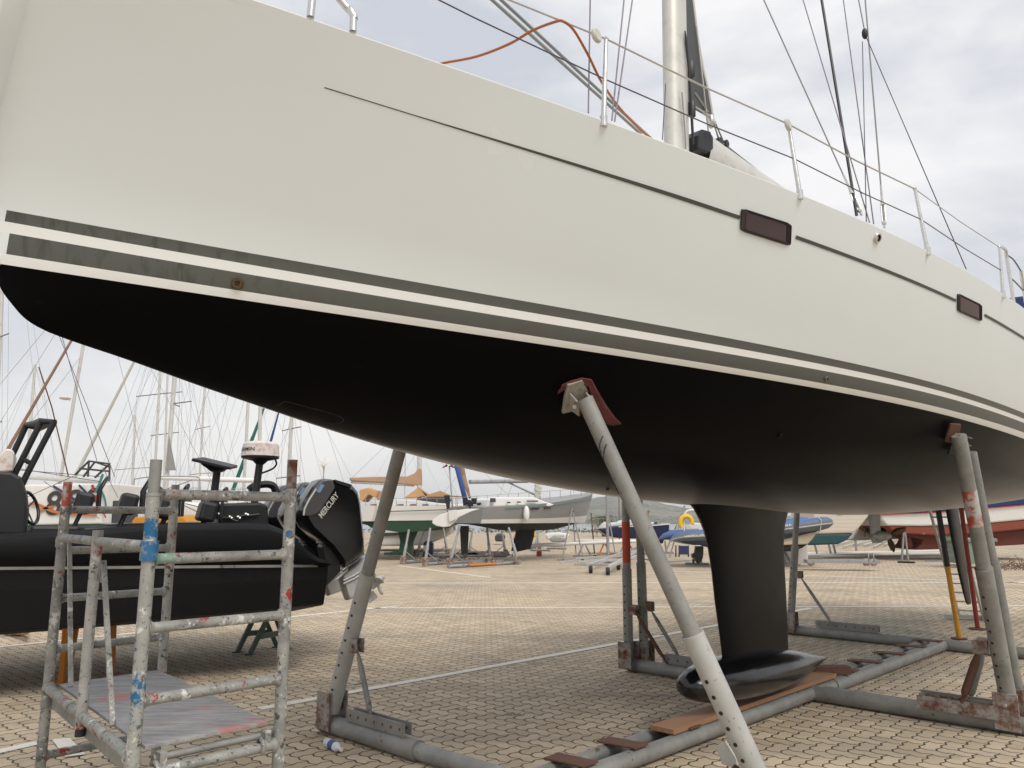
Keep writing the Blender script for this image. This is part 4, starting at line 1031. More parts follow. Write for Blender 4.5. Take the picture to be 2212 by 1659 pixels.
mb = MB(); mb.prism([side_(x, y, .022) for x, y in ((682, 1062), (693, 1046), (700, 1048), (690, 1065))], rl, .004); subs.append(mb.build('badge', 'blue sticker', ob))
mb = MB(); mb.tube([side_(x, y, .02) for x, y in ((655, 1113), (657, 1099), (666, 1081), (682, 1056))], .010, 8); subs.append(mb.build('edge_strip', 'sailtape', ob))
mb = MB(); mb.prism([side_(x, y, .0)+rl*.06 for x, y in ((724, 1036), (760, 1047), (757, 1054), (727, 1043))], rl, .13); subs.append(mb.build('air_intake', 'gasket', ob))
ta, tb2 = side_(694, 1121, .012), side_(732, 1071, .012); xd = (tb2-ta).normalized(); ud = rl.cross(xd)*-1
if ud.z < 0: ud = -ud
ud = (ud-xd*ud.dot(xd)).normalized()
subs.append(text('lettering', 'MERCURY', ta, xd, ud, .092, 'sticker', ob, shear=.25, extrude=.0, bold=.02, squeeze=(tb2-ta).length/(.092*4.55)))
# dark lower cowl flank, steel mount, gear leg, skeg, propeller
mb = MB(); pillow(mb, [(743, 1176), (768, 1155), (782, 1153), (790, 1190), (788, 1200), (752, 1226)], .60, .90); subs.append(mb.build('flank_panel', 'cowl', ob))
mb = MB()
for pl in ([(684, 1170), (700, 1172), (716, 1176), (722, 1190)], [(688, 1178), (712, 1184), (730, 1188), (744, 1184), (745, 1176), (726, 1170), (712, 1173)], [(721, 1190), (720, 1212), (728, 1222)], [(718, 1235), (735, 1222), (752, 1222), (748, 1232), (728, 1250), (712, 1256)], [(700, 1262), (716, 1246), (740, 1234)], [(706, 1212), (716, 1238), (704, 1258)]):
    mb.tube([onR(x, y, .62) for x, y in pl], .018, 8); 
mb.prism([onR(x, y, .7) for x, y in ((690, 1178), (722, 1184), (728, 1232), (700, 1262), (698, 1215))], rl, .26, 1)
subs.append(mb.build('mount_bracket', ['legpaint', 'black'], ob))
leg = [(738, 1242), (762, 1226), (792, 1200), (798, 1208), (800, 1232), (805, 1256), (810, 1270), (790, 1284), (770, 1292), (754, 1298), (748, 1282), (742, 1262)]
mb = MB(); pillow(mb, leg, .64, .86); lg = mb.build('gearcase', 'legpaint', ob); subs.append(lg)
mb = MB()
for dy in (0, 7): mb.tube([onR(x, y+dy, .63) for x, y in ((742, 1254), (765, 1243), (797, 1222))], .012, 8)
mb.prism([onR(x, y, .75) for x, y in ((782, 1288), (806, 1276), (816, 1290), (799, 1303))], rl, .018)
mb.prism([onR(x, y, .75) for x, y in ((735, 1268), (741, 1258), (752, 1256), (748, 1268))], rl, .02)
subs.append(mb.build('skeg', 'legpaint', ob))
mb = MB(); hub = onR(806, 1262, .75); ax = (onR(820, 1252, .75)-hub).normalized(); u = ax.cross(rl).normalized()
mb.tube([hub-ax*.03, hub+ax*.10, hub+ax*.16], [.055, .05, .02], 12)
for k in range(3):
    a = k*2.094+.9; rad = u*math.cos(a)+rl*math.sin(a); td = ax.cross(rad); rw = []
    for q in range(6):
        f = q/5; c = hub+ax*.05+rad*(.03+.15*f); w = .085*math.sin(math.pi*(.2+.72*f)); rw.append([c-(td*.8+ax*.5)*w, c+ax*.01, c+(td*.8+ax*.5)*w])
    mb.grid(rw)
pr = mb.build('propeller', 'bronze', ob); so2 = pr.modifiers.new('th', 'SOLIDIFY'); so2.thickness = .008; pr.data.materials[0] = M['legpaint']; subs.append(pr)
ob['label'] = 'nearest of the three black outboards'
for q, lab in ((1, 'middle of the three black outboards'), (2, 'farthest of the three black outboards')):
    c = ob.copy(); COL.objects.link(c); c.location = ob.location+Vector((0 if q == 1 else -.05, .73*q, -.01*q)); c['label'] = lab
    for ch in subs:
        d = ch.copy(); COL.objects.link(d); d.parent = c
# console, windshield, steering wheel, T-top frame
def rbox(nm, k, lat, z, sz, mat, par=None, bev=.02, tilt=0):
    mb = MB(); mb.box(RP(k, lat, z), sz, Matrix.Rotation(math.atan2(ra.y, ra.x), 3, 'Z') @ Matrix.Rotation(tilt, 3, 'Y')); return mb.build(nm, mat, par or rib, bevel=bev)
mb = MB(); cpts = [(-40, 1155), (-40, 1040), (-5, 1022), (28, 1024), (48, 1035), (58, 1065), (62, 1100), (58, 1155)]
mb.prism([onR(x, y, 1.3) for x, y in cpts], rl, .9); con = mb.build('console', 'seat', rib, bevel=.03)
mb = MB(); mb.prism([onR(x, y, 1.3) for x, y in ((-30, 1030), (5, 985), (16, 975), (30, 977), (34, 985), (30, 1022), (0, 1026))], rl, .8); mb.build('windshield', 'radome', con, bevel=.02)
wc_ = onR(64, 1097, 1.25); ax = (ra*.75+rl*-.35+Vector((0, 0, .25))).normalized(); u = ax.cross(Vector((0, 0, 1))).normalized(); v = u.cross(ax)
mb = MB(); mb.tube([wc_+(u*math.cos(a)+v*math.sin(a))*.17 for a in [2*math.pi*j/28 for j in range(29)]], .017, 8, caps=False)
for k in range(3): a = .5+k*2.09; mb.tube([wc_-ax*.03, wc_+(u*math.cos(a)+v*math.sin(a))*.165], .008, 6)
mb.tube([wc_-ax*.03, wc_-ax*.2], .03, 10); mb.build('steering_wheel', 'black', con)
fr_ = MB()
LT = {'a': 1.9, 'b': 1.15, 'c': .95}
def tb3(pl, lat, r_=.024): fr_.tube([onR(x, y, lat) for x, y in pl], r_, 10)
tb3([(58, 917), (34, 968), (-10, 1060)], 1.9, .03); tb3([(89, 911), (34, 1020), (-8, 1112)], 1.15, .03); tb3([(117, 912), (58, 1025), (0, 1146)], 1.0, .030)
fr_.tube([onR(89, 911, 1.15), onR(58, 917, 1.9)], .028, 10); fr_.tube([onR(117, 912, 1.0), onR(86, 926, 1.9), onR(58, 919, 1.9)], .028, 10); fr_.tube([onR(89, 911, 1.15), onR(117, 912, 1.0)], .028, 10)
fr_.tube([onR(53, 994, 1.1), onR(70, 1002, 1.05)], .024, 8)
tf = fr_.build('top_frame', 'black2', rib)
mb = MB(); mb.prism([onR(56, 916, 1.9), onR(85, 904, 1.4), onR(123, 908, 1.0), onR(93, 926, 1.5)], Vector((0, 0, 1)), .012); mb.build('top_panel', 'black', tf)
# seats: padded back with hoop
def seat(x, y, lat, first):
    p = onR(x, y, lat); mb = MB()
    mb.box(p, (.17, .34, .22), Matrix.Rotation(math.atan2(ra.y, ra.x), 3, 'Z') @ Matrix.Rotation(R(12), 3, 'Y')); st = mb.build('seat_back', 'seat', rib, bevel=.035)
    mb = MB(); c = p+ra*.14+Vector((0, 0, .10)); ps = []
    for j in range(13):
        a = math.pi*j/12; ps.append(c+rl*(.13*math.cos(a))+Vector((0, 0, .13*math.sin(a)+.04))+ra*(.06*math.sin(a)))
    ps = [c+rl*.13-Vector((0, 0, .18))]+ps+[c-rl*.13-Vector((0, 0, .18))]
    mb.tube(ps, .018, 8)
    for s2 in (-.07, .07): mb.tube([p+rl*s2-Vector((0, 0, .05)), p+rl*s2-ra*.12-Vector((0, 0, .40))], .02, 8)
    mb.build('seat_frame', 'black', st)
for i, (x, y, lat) in enumerate(((180, 1087, 1.0), (276, 1089, 1.0), (361, 1100, 1.1), (446, 1106, 1.1))): seat(x, y, lat, i == 0)
for x0, x1, yy in ((66, 172, 1138), (175, 275, 1140)):
    mb = MB(); a, b = onR(x0, yy+9, 1.0), onR(x1, yy+9, 1.0); mb.bar(a, b, .40, .11); mb.build('seat_base', 'seat', rib, bevel=.03)
mb = MB(); mb.prism([onR(x, y, 1.35) for x, y in ((470, 1088), (552, 1086), (568, 1092), (571, 1136), (462, 1136))], rl, .5); lpn = mb.build('lean_post', 'black2', rib, bevel=.03)
for x in (472, 496, 514, 531):
    mb = MB(); mb.ball(onR(x, 1117 if x in (496, 514) else 1111, 1.06), .022, 10); mb.ball(onR(x+4, 1119 if x in (496, 514) else 1112, 1.06), .016, 8); mb.build('rod_holder', 'steel', lpn)
mb = MB(); mb.tube([onR(x, y, 1.07) for x, y in ((466, 1108), (480, 1117), (498, 1121), (512, 1126), (522, 1114), (545, 1113), (560, 1111))], .012, 8); mb.build('strap', 'black', lpn)
# radar on post
rp = onR(562, 993, 1.5); rb = onR(551, 1075, 1.5); rb = rb+(rb-rp)*.8
mb = MB(); mb.tube([rp, rb], .045, 12); rpost = mb.build('radar_post', 'black', rib)
mb = MB(); rad = .228; prof = [(.0, .205), (.12, .203), (.185, .19), (.212, .165), (.224, .06), (.228, .02)]
mb.grid([[rp+Vector((math.cos(a)*r_, math.sin(a)*r_, z+.02)) for a in [2*math.pi*j/32 for j in range(32)]] for r_, z in [(.001, .206)]+prof[1:]], closed=True)
rd = mb.build('radar_dome', 'radome', rpost)
mb = MB(); mb.grid([[rp+Vector((math.cos(a)*r_, math.sin(a)*r_, z+.02)) for a in [2*math.pi*j/32 for j in range(32)]] for r_, z in ((.228, .022), (.222, -.005), (.09, -.035), (.045, -.08))], closed=True); mb.build('dome_base', 'black2', rpost)
def wrap(p):
    q = p-rp; ang = q.x/.226+math.atan2(-rp.y, -rp.x)+R(-92); return rp+Vector((math.cos(ang)*.2265, math.sin(ang)*.2265, q.z))
tx = text('lettering', 'GARMIN', rp+Vector((0, 0, .095)), (1, 0, 0), (0, 0, 1), .062, 'ink', rpost, warp=wrap, bold=.01, squeeze=1.25)
mb = MB(); mb.tube(catmull([onR(595, 993, 1.5), onR(597, 1003, 1.5), onR(588, 1013, 1.5), onR(566, 1022, 1.5)], 6), .012, 8); mb.build('cable', 'black', rpost)
ap = onR(469, 1016, 1.6); ab = onR(461, 1080, 1.6); ab = ab+(ab-ap)*.5
mb = MB(); mb.tube([ap, ab], .045, 12); aps = mb.build('antenna_post', 'black2', rib)
mb = MB(); cq = [onR(414, 993, 1.4), onR(438, 990, 2.0), onR(513, 1008, 2.0), onR(497, 1012, 1.4)]; mb.prism(cq, (cq[1]-cq[0]).cross(cq[2]-cq[0]), .035); mb.build('antenna_panel', 'black2', aps, bevel=.006)
mb = MB(); mid = [c.lerp(sum(cq, Vector())/4, .35)-Vector((0, 0, .03)) for c in cq]; low = [ap+Vector((dx, dy, -.02)) for dx, dy in ((-.05, -.05), (-.05, .05), (.05, .05), (.05, -.05))]
mb.grid([mid, low], closed=True, smooth=False); mb.build('panel_mount', 'black2', aps)
# dark seat cushion roll and turned mirror
mb = MB(); mb.tube(catmull([onR(538, 1058, 2.0), onR(550, 1050, 2.0), onR(575, 1046, 2.0), onR(590, 1050, 2.0), onR(596, 1062, 2.0)], 4), .06, 10, flat=.8); mb.build('rolled_cover', 'seat', rib)
# ---- stands beneath the black boat
def seglegs(name, label, legs, mat, r_, cat='trestle', bars=(), group=None, feet=.04):
    mb0 = legs[0][0]; t = thing(name, label, cat, (mb0.x, mb0.y, 0), 0, group)
    for a, b in legs:
        mb = MB(); mb.bar(a, b, r_*2, r_*2); 
        if feet: mb.box((a.x, a.y, .008), (feet*2.6, feet*2.6, .012))
        mb.build('leg', mat, t, bevel=.004)
    for a, b in bars:
        mb = MB(); mb.bar(a, b, r_*1.5, r_*2.4); mb.build('crossbar', mat, t)
    return t
def G0(x, y): return gr(x, y, .012)
f = [G0(513, 1407), G0(540, 1412), G0(598, 1396), G0(622, 1400)]
tp = [at(555, 1322, f[0].y+.15), at(585, 1322, f[1].y+.15), at(566, 1322, f[0].y+.3), at(590, 1318, f[0].y+.45)]
seglegs('trestle', 'green grey A frame trestle beneath the stern of the black inflatable', list(zip(f, tp)), 'greenpaint', .026,
        bars=((f[0].lerp(tp[0], .45), f[2].lerp(tp[2], .42)), (f[1].lerp(tp[1], .4), f[3].lerp(tp[3], .4)), (tp[0], tp[3])))
f = [G0(133, 1473), G0(241, 1452), G0(150, 1436)]
seglegs('trestle', 'orange trestle under the black inflatable, left end', [(f[0], at(146, 1325, f[0].y-.05)), (f[1], at(246, 1318, f[1].y+.1)), (f[2], at(170, 1322, f[2].y+.1))], 'orangepaint', .026)
mb = MB()
for i in range(4):
    mb.tube(catmull([gr(-30+i*8, 1372-i*4, .03), gr(10, 1366-i*3, .05), gr(40+i*6, 1362, .09+.02*i), gr(60, 1358+i*3, .10), gr(50, 1369-i, .04), gr(25, 1366, .03)], 5), .03, 8, flat=.5)
solo(mb, 'strap_pile', 'canvas', 'brown webbing straps heaped on the ground at the left edge', 'strap')
mb = MB(); mb.bar(gr(60, 1359, .03), gr(128, 1357, .03), .12, .05); solo(mb, 'board', 'yellow', 'short yellow board lying behind the strap heap', 'board', bevel=.004)
# ================================================================== BACKGROUND BOATS
def form(mb, pts, Y, depth, mi=0, slope=0.0, ins=((0, .97), (.06, .99), (.2, 1), (.8, 1), (.94, .99), (1, .97)), shift=0):
    """solid whose outline faces us at distance Y; slope = extra distance per metre to the right"""
    P = []
    for x, y in pts:
        d = ray(x, y); n = Vector((-slope, 1, 0)); P.append(CAM+d*((Y)/d.dot(n)))
    c = sum(P, Vector())/len(P); ax = Vector((-slope, 1, 0)).normalized(); rw = []
    for f, k in ins: rw.append([c+(p-c)*k+ax*(depth*f+shift) for p in P])
    mb.grid(rw, mi, True, False); n = len(P); mb.add(rw[0], [tuple(range(n))], mi, False); mb.add(rw[-1], [tuple(range(n))], mi, False)
def gform(parent, name, mat, pts, Y, depth, bevel=0, **k):
    mb = MB(); form(mb, pts, Y, depth, **k); return mb.build(name, mat, parent, bevel=bevel)
def hull3(stern, bow, beam, zk, zw, zs, zb, transom=.75, rake=.8, full=.8):
    """real hull: rows of (underbody, topside) grids in world space; stern,bow are ground points"""
    d = (bow-stern); L = d.length; d.normalize(); n = Vector((-d.y, d.x, 0)); lo, hi = [], []
    for i in range(25):
        u = i/24; u = 1-(1-u)**1.3; sh = max(0, 1-(max(0, u-.35)/.65)**2.4) if u > .35 else lerp(transom, 1, smooth(0, .35, u)); b = beam/2*sh
        bwl = b*lerp(.86, .70, u); sheer = lerp(zs, zb, u)+.12*math.sin(math.pi*u)*-1
        kb = lerp(zw-.02, zk, smooth(0, .35, u)) if u < .35 else lerp(zk, zw+.05, smooth(.6, 1.0, u)); x = L*u; xr = rake*smooth(.5, 1, u)
        P = lambda o, z, dx=0: stern+d*(x+dx)+n*o+Vector((0, 0, z))
        lo.append([P(o*bwl, lerp(kb, zw, abs(o)**2.2)) for o in (-1, -.85, -.6, -.3, 0, .3, .6, .85, 1)])
        hi.append([P(-bwl, zw), P(-lerp(bwl, b, .3), lerp(zw, sheer, .24), xr*.24), P(-lerp(bwl, b, .62), lerp(zw, sheer, .55), xr*.55), P(-b, sheer, xr), P(0, sheer+.05, xr), P(b, sheer, xr), P(lerp(bwl, b, .62), lerp(zw, sheer, .55), xr*.55), P(lerp(bwl, b, .3), lerp(zw, sheer, .24), xr*.24), P(bwl, zw)])
    return lo, hi, d, n, L
def hullshell(hi, parent, top, band):
    mb = MB()
    for i in range(24):
        for j in range(8): mb.add([hi[i][j], hi[i][j+1], hi[i+1][j+1], hi[i+1][j]], [(0, 1, 2, 3)], 1 if j in (0, 7) else 0)
    mb.add(hi[0], [tuple(range(9))], 0, False); return mb.build('hull', [top, band], parent)
def wires(parent, lines, r_=.011, nm='stay', mat='wire'):
    mb = MB()
    for a, b in lines: mb.tube([a, b], r_, 5, caps=False)
    return mb.build(nm, mat, parent)
def mastat(parent, xb, yb, xt, yt, Y, r_, mat='mast', spread=(), tall=True, name='mast', deck=1.9, wl=1.6):
    b = at(xb, yb, Y); t_ = at(xt, yt, Y); b.z = min(b.z, deck)
    if tall: t_ = t_+(t_-b)*.55
    mb = MB(); mb.tube([b, b.lerp(t_, .7), t_], [r_, r_, r_*.8], 12); m = mb.build(name, mat, parent); ls = []
    ax = (t_-b)
    for (y, xl, xr) in spread:
        f = (at(xt, y, Y).z-b.z)/ax.z; c = b+ax*f; l, r2 = at(xl, y+2, Y), at(xr, y-1, Y); l.y += .5; r2.y -= .5
        mb = MB(); mb.tube([l, c, r2], .022, 6); mb.build('spreader', 'wire', m)
        for e2 in (l, r2):
            ls += [(e2, b+(e2-c)*1.0+Vector((0, .3, 0))), (e2, b+ax*min(1, f+.45))]
    sdx = wl
    ls += [(t_, b+Vector((-sdx, -.9, .1))), (t_, b+Vector((sdx, .9, .1))), (t_, b+Vector((-sdx*2.6, 2.2, .3))), (t_, b+Vector((sdx*2.3, -2, .3))), (b.lerp(t_, .6), b+Vector((-sdx*.8, -.7, .1)))]
    wires(m, ls, .006, mat='wirefar')
    return m, b, t_
def bgyacht(label, Y, x0, x1, ysheer, zwl, mast, mats=('whitefar', 'greenbottom'), dY=3, cabin=True, group=None, furls=()):
    st, bo = at(x0, 1122, Y), at(x1, 1122, Y+dY); st.z = bo.z = 0; zs = at(x0, ysheer, Y).z
    t = thing('sailing_yacht', label, 'sailing yacht', (st+bo)/2, 0, group)
    lo, hi, d, n, L = hull3(st, bo, 2.9, zwl-.55, zwl, zs, zs+.35)
    hullshell(hi, t, mats[0], mats[0])
    mb = MB(); mb.grid(lo); mb.build('underbody', mats[1], t)
    kc = st.lerp(bo, .45); mb = MB(); mb.prism([kc-d*.7+Vector((0, 0, zwl-.4)), kc+d*.9+Vector((0, 0, zwl-.4)), kc+d*.6+Vector((0, 0, .15)), kc-d*.5+Vector((0, 0, .15))], n, .18); mb.build('keel', mats[1], t)
    if cabin:
        c = st.lerp(bo, .5); mb = MB(); mb.prism([c-d*1.6+Vector((0, 0, zs)), c-d*1.4+Vector((0, 0, zs+.45)), c+d*.8+Vector((0, 0, zs+.42)), c+d*2.0+Vector((0, 0, zs+.1))], n, 1.5); cb = mb.build('cabin', 'whitefar', t, bevel=.04)
        mb = MB()
        for f in (-.9, 0, .8): mb.prism([c+d*(f-.25)+n*0+Vector((0, 0, zs+.2)), c+d*(f+.25)+Vector((0, 0, zs+.2)), c+d*(f+.2)+Vector((0, 0, zs+.32)), c+d*(f-.25)+Vector((0, 0, zs+.32))], n, 1.52)
        mb.build('window', 'glass', cb)
    rl_ = MB()
    for sg in (-1, 1):
        pts = [hi[i][3 if sg < 0 else 5]+Vector((0, 0, .55)) for i in range(1, 24, 3)]
        rl_.tube(pts, .010, 5)
        for p in pts: rl_.tube([p-Vector((0, 0, .55)), p], .012, 5)
    rl_.build('guard_rail', 'galvfar', t)
    m, b, t_ = mastat(t, *mast[:5], mast[5], spread=mast[6] if len(mast) > 6 else (), tall=mast[7] if len(mast) > 7 else True, deck=zs)
    for (xa, ya, xb, yb, mt, r_) in furls:
        mb = MB(); mb.tube([at(xa, ya, Y+1), at(lerp(xa, xb, .5), lerp(ya, yb, .5), Y+1), at(xb, yb, Y+1)], [r_*.6, r_, r_], 8); mb.build('furled_sail', mt, t)
    # four simple stands
    for f in (.28, .6):
        for sg in (-1, 1):
            p = st.lerp(bo, f)+n*sg*1.5; q = st.lerp(bo, f)+n*sg*.95+Vector((0, 0, zwl-.15)); 
            mb = MB(); mb.tube([Vector((p.x, p.y, .05)), q], .035, 6); mb.build('support_leg', 'galvfar', t)
    return t
GP = 'yachts laid up at the back of the yard'
bgyacht('white yacht whose short pale mast ends below the black bow, behind the numbered hull', 40, -70, 120, 1092, 1.45, (55, 1060, 76, 787, 40, .075, (), False), group=GP)
bgyacht('far yacht with thin brown mast ending in wind instruments, above the steering wheels', 56, 200, 330, 1100, 1.5, (286, 1060, 292, 896, 56, .07, ((1012, 240, 331),), False), mats=('whitefar', 'navy'), group=GP)
bgyacht('yacht with slim mast and long spreaders rising behind the front scaffold post', 37, 250, 400, 1086, 1.5, (333, 1060, 346, 807, 37, .06, ((851, 284, 403),)), mats=('whitefar', 'navy'), group=GP)
ty = bgyacht('yacht with a slim straight mast and low narrow spreaders, beside the small grey sail', 41, 280, 460, 1090, 1.5, (355, 1060, 362, 814, 41, .055, ((937, 317, 395),)), group=GP)
t6 = bgyacht('yacht with the thickest pale mast and a small grey sail still hoisted', 31, 330, 500, 1094, 1.35, (358, 1060, 377, 819, 31, .085, ((872, 376, 424),)), mats=('white', 'greyhull'), group=GP)
gform(t6, 'small_sail', 'greyhull', [(365, 940), (380, 1016), (357, 1016)], 30.8, .02)
bgyacht('distant yacht with a thin grey mast behind the flat black antenna', 52, 380, 500, 1100, 1.5, (430, 1060, 442, 841, 52, .07, ((924, 416, 460), (1023, 402, 472))), mats=('whitefar', 'navy'), group=GP)
t8 = bgyacht('yacht with a plain grey mast and green furled sail behind the white radar dome', 38, 470, 600, 1098, 1.5, (526, 1070, 536, 872, 38, .075, ()), furls=((570, 882, 503, 1059, 'greenfurl', .10),), group=GP)
bgyacht('yacht with stepped white mast and blue furled sail, right of radar dome', 34, 560, 690, 1100, 1.45, (622, 1060, 630, 899, 34, .08, ((926, 603, 657), (1030, 590, 655))), furls=((602, 891, 572, 1000, 'bluefurl', .06),), mats=('whitefar', 'teal'), group=GP)
bgyacht('yacht at the left edge with only its spreaders and stays in view', 30, -160, -40, 1090, 1.4, (-12, 1050, 6, 600, 30, .07, ((728, -30, 36), (915, -50, 22))), group=GP)
bgyacht('small far yacht with thin white mast, between leaning cradle post and tan sail cover', 60, 830, 900, 1112, 1.3, (874, 1090, 876, 987, 60, .05, ()), group=GP)
# ---- numbered multihull
mh_ = thing('racing_multihull', 'white racing multihull numbered 888 with coloured side stripes, behind the black inflatable', 'multihull', at(110, 1122, 21)*1, 0)
mh_.location.z = 0; WM[mh_.name] = Matrix.Translation(mh_.location)
Ym = 21
gform(mh_, 'hull', 'white', [(-220, 1052), (60, 1046), (232, 1043), (230, 1060), (224, 1133), (60, 1136), (-220, 1150)], Ym, 2.4, bevel=.04)
gform(mh_, 'waterline_band', 'greenbottom', [(-220, 1148), (60, 1135.5), (222, 1132), (220, 1138), (60, 1142), (-220, 1158)], Ym, 2.35)
gform(mh_, 'stern_panel', 'digit', [(231, 1082), (246, 1081), (245, 1130), (228, 1130)], Ym+.4, 1.4)
def P21(x, y, push=.03): return at(x, y, Ym-push)
tw = P21(160, 1108)-P21(98, 1113)
for i, xx in enumerate((96, 140, 182)):
    text('number', '8', P21(xx, 1113-i*3.5, .03), tw, (0, 0, 1), .88, 'digit', mh_, bold=.015, squeeze=1.0)
def ribbon(par, pts, wpx, mat, Y, nm='stripe'):
    mb = MB(); P = catmull([at(x, y, Y) for x, y in pts], 6); wv = wpx/1680*Y/2; rw = []
    for i, p in enumerate(P):
        d = (P[min(i+1, len(P)-1)]-P[max(i-1, 0)]).normalized(); q = d.cross(Vector((0, 1, 0))).normalized(); rw.append([p-q*wv, p+q*wv, p+q*wv+Vector((0, .02, 0)), p-q*wv+Vector((0, .02, 0))])
    mb.grid(rw, closed=True, smooth=False); return mb.build(nm, mat, par)
for pts, wd, mt in ((((63, 1088), (80, 1090), (95, 1096), (120, 1106), (160, 1110), (208, 1112)), 6, 'stripeorange'), (((80, 1108), (92, 1100), (115, 1094)), 5, 'stripeorange'), (((115, 1050), (150, 1072), (178, 1088)), 4, 'stripeblue'), (((170, 1048), (188, 1066)), 4, 'stripeblue'),
                    (((199, 1047), (201, 1060)), 5, 'stripered'), (((218, 1048), (212, 1090), (206, 1070)), 4, 'stripered'), (((206, 1075), (218, 1098), (228, 1118)), 2.5, 'stripered'), (((212, 1048), (224, 1072), (228, 1092), (224, 1108)), 4, 'stripeteal'), (((206, 1062), (214, 1045), (222, 1024)), 5, 'stripeteal')):
    ribbon(mh_, pts, wd, mt, Ym-.06)
mb = MB(); mb.tube([at(-60, 1024, Ym+1), at(40, 1029, Ym+1), at(232, 1041, Ym+1)], .075, 10); mb.build('boom', 'mast', mh_)
mast_, mbase, mtop = mastat(mh_, 126, 1060, 180, 746, Ym+1.2, .045, deck=2.3, wl=2.2)
for (a, b, c, d_) in ((154, 736, -6, 1010), (287, 786, 162, 1030)):
    mb = MB(); mb.tube([at(a+8, b-14, Ym+.6), at(a, b, Ym+.6), at(c, d_, Ym+.6)], [.03, .035, .05], 8); mb.build('furled_sail', 'brownfurl' if a < 200 else 'sailtape', mh_)
mb = MB(); mb.tube([at(84, 793, Ym+.8), at(112, 880, Ym+.8), at(148, 1030, Ym+.8)], .02, 6); mb.build('backstay', 'rust2', mh_)
mb = MB()
for pl in (((162, 1026), (192, 996), (237, 1002), (236, 1040)), ((192, 996), (190, 1030)), ((172, 1012), (236, 1018)), ((180, 1030), (205, 998), (236, 1008)), ((236, 1003), (205, 1032))):
    mb.tube([at(x, y, Ym+.3) for x, y in pl], .03, 6)
mb.build('stern_gantry', 'digit', mh_)
mb = MB(); mb.ball(at(141, 860, Ym+1.1), .16, 12, (1, 1, .35)); mb.tube([at(141, 862, Ym+1.1), at(152, 864, Ym+1.1)], .02, 6); mb.build('mast_radar', 'radome', mast_)
wires(mh_, [(at(38, 1012, 20), at(215, 1040, 20)), (at(0, 1100, 20), at(160, 1028, 20)), (at(95, 1040, 20), at(215, 1120, 20)), (at(0, 1012, 20), at(220, 1030, 20)), (at(210, 998, 20), at(112, 648, 20)), (at(248, 1030, 20), at(118, 700, 20)), (at(222, 1010, 20), at(255, 1075, 20))], .009)
for xx in (20, 190):
    mb = MB(); f_ = at(xx, 1122, Ym+1); mb.bar(Vector((f_.x, f_.y, .02)), Vector((f_.x, f_.y, 1.35)), .12, .12); mb.bar(Vector((f_.x, f_.y-1, .06)), Vector((f_.x, f_.y+1.2, .06)), .12, .12); mb.build('support_leg', 'galvfar', mh_)
# small boats and covers between
cv = thing('dinghy', 'small boat under a taut orange cover with fringed edge, left of the radar post', 'dinghy', at(345, 1122, 17).xyz, 0); cv.location.z = 0; WM[cv.name] = Matrix.Translation(cv.location)
gform(cv, 'cover', 'orangecover', [(282, 1126), (290, 1117), (340, 1113), (380, 1112), (398, 1116), (408, 1128), (404, 1142), (300, 1146), (286, 1142)], 17, 1.6, bevel=.03)
gform(cv, 'hull', 'whitefar', [(284, 1140), (408, 1138), (398, 1156), (300, 1158)], 17.05, 1.5, bevel=.02)
mb = MB(); f_ = at(345, 1122, 17.8); mb.box((f_.x, f_.y, .62), (1.0, 1.2, 1.24)); mb.build('trailer_block', 'galvdark', cv)
cv = thing('motor_boat', 'white boat bow with slack mooring ropes and two round fenders, left of the black seats', 'motor boat', at(430, 1122, 19).xyz, 0); cv.location.z = 0; WM[cv.name] = Matrix.Translation(cv.location)
gform(cv, 'hull', 'white', [(386, 1082), (400, 1088), (440, 1092), (466, 1094), (478, 1102), (470, 1122), (450, 1150), (392, 1150)], 19, 1.8, bevel=.05)
mb = MB(); mb.ball(at(478, 1106, 18.9), .16, 14, (1, 1, 1.25)); mb.build('fender', 'sailtape', cv)
mb = MB(); mb.ball(at(486, 1115, 19.3), .17, 14, (.7, .7, 1.6)); mb.build('fender', 'darkblue', cv)
wires(cv, [(at(386, 1086, 18.8), at(440, 1112, 18.8)), (at(400, 1088, 18.8), at(452, 1100, 18.8)), (at(440, 1092, 18.8), at(474, 1140, 18.8)), (at(470, 1094, 18.8), at(445, 1140, 18.8))], .012)
mb = MB(); f_ = at(430, 1122, 20); mb.box((f_.x, f_.y, .65), (.9, 1.0, 1.3)); mb.build('cradle_block', 'galvdark', cv)
cv = thing('cabin_boat', 'low white cabin boat with dark blue covers, right of the numbered hull', 'cabin boat', at(280, 1122, 24).xyz, 0); cv.location.z = 0; WM[cv.name] = Matrix.Translation(cv.location)
gform(cv, 'hull', 'whitefar', [(246, 1094), (330, 1090), (345, 1096), (336, 1140), (256, 1142)], 24, 2.2, bevel=.05)
gform(cv, 'cover', 'darkblue', [(248, 1061), (300, 1060), (306, 1068), (250, 1069)], 23.8, .5, bevel=.03)
gform(cv, 'screen', 'darkblue', [(270, 1080), (298, 1078), (300, 1094), (270, 1096)], 23.8, 1.2, bevel=.03)
gform(cv, 'cabin', 'white', [(305, 1076), (338, 1076), (340, 1094), (304, 1094)], 24.2, 1.5, bevel=.05)
mb = MB(); mb.tube([at(245, 1070, 24.4), at(330, 1071, 24.4)], .05, 8); mb.build('boom', 'mast', cv)
mb = MB(); f_ = at(290, 1122, 25); mb.box((f_.x, f_.y, .65), (1.2, 1.2, 1.3)); mb.build('cradle_block', 'galvdark', cv)
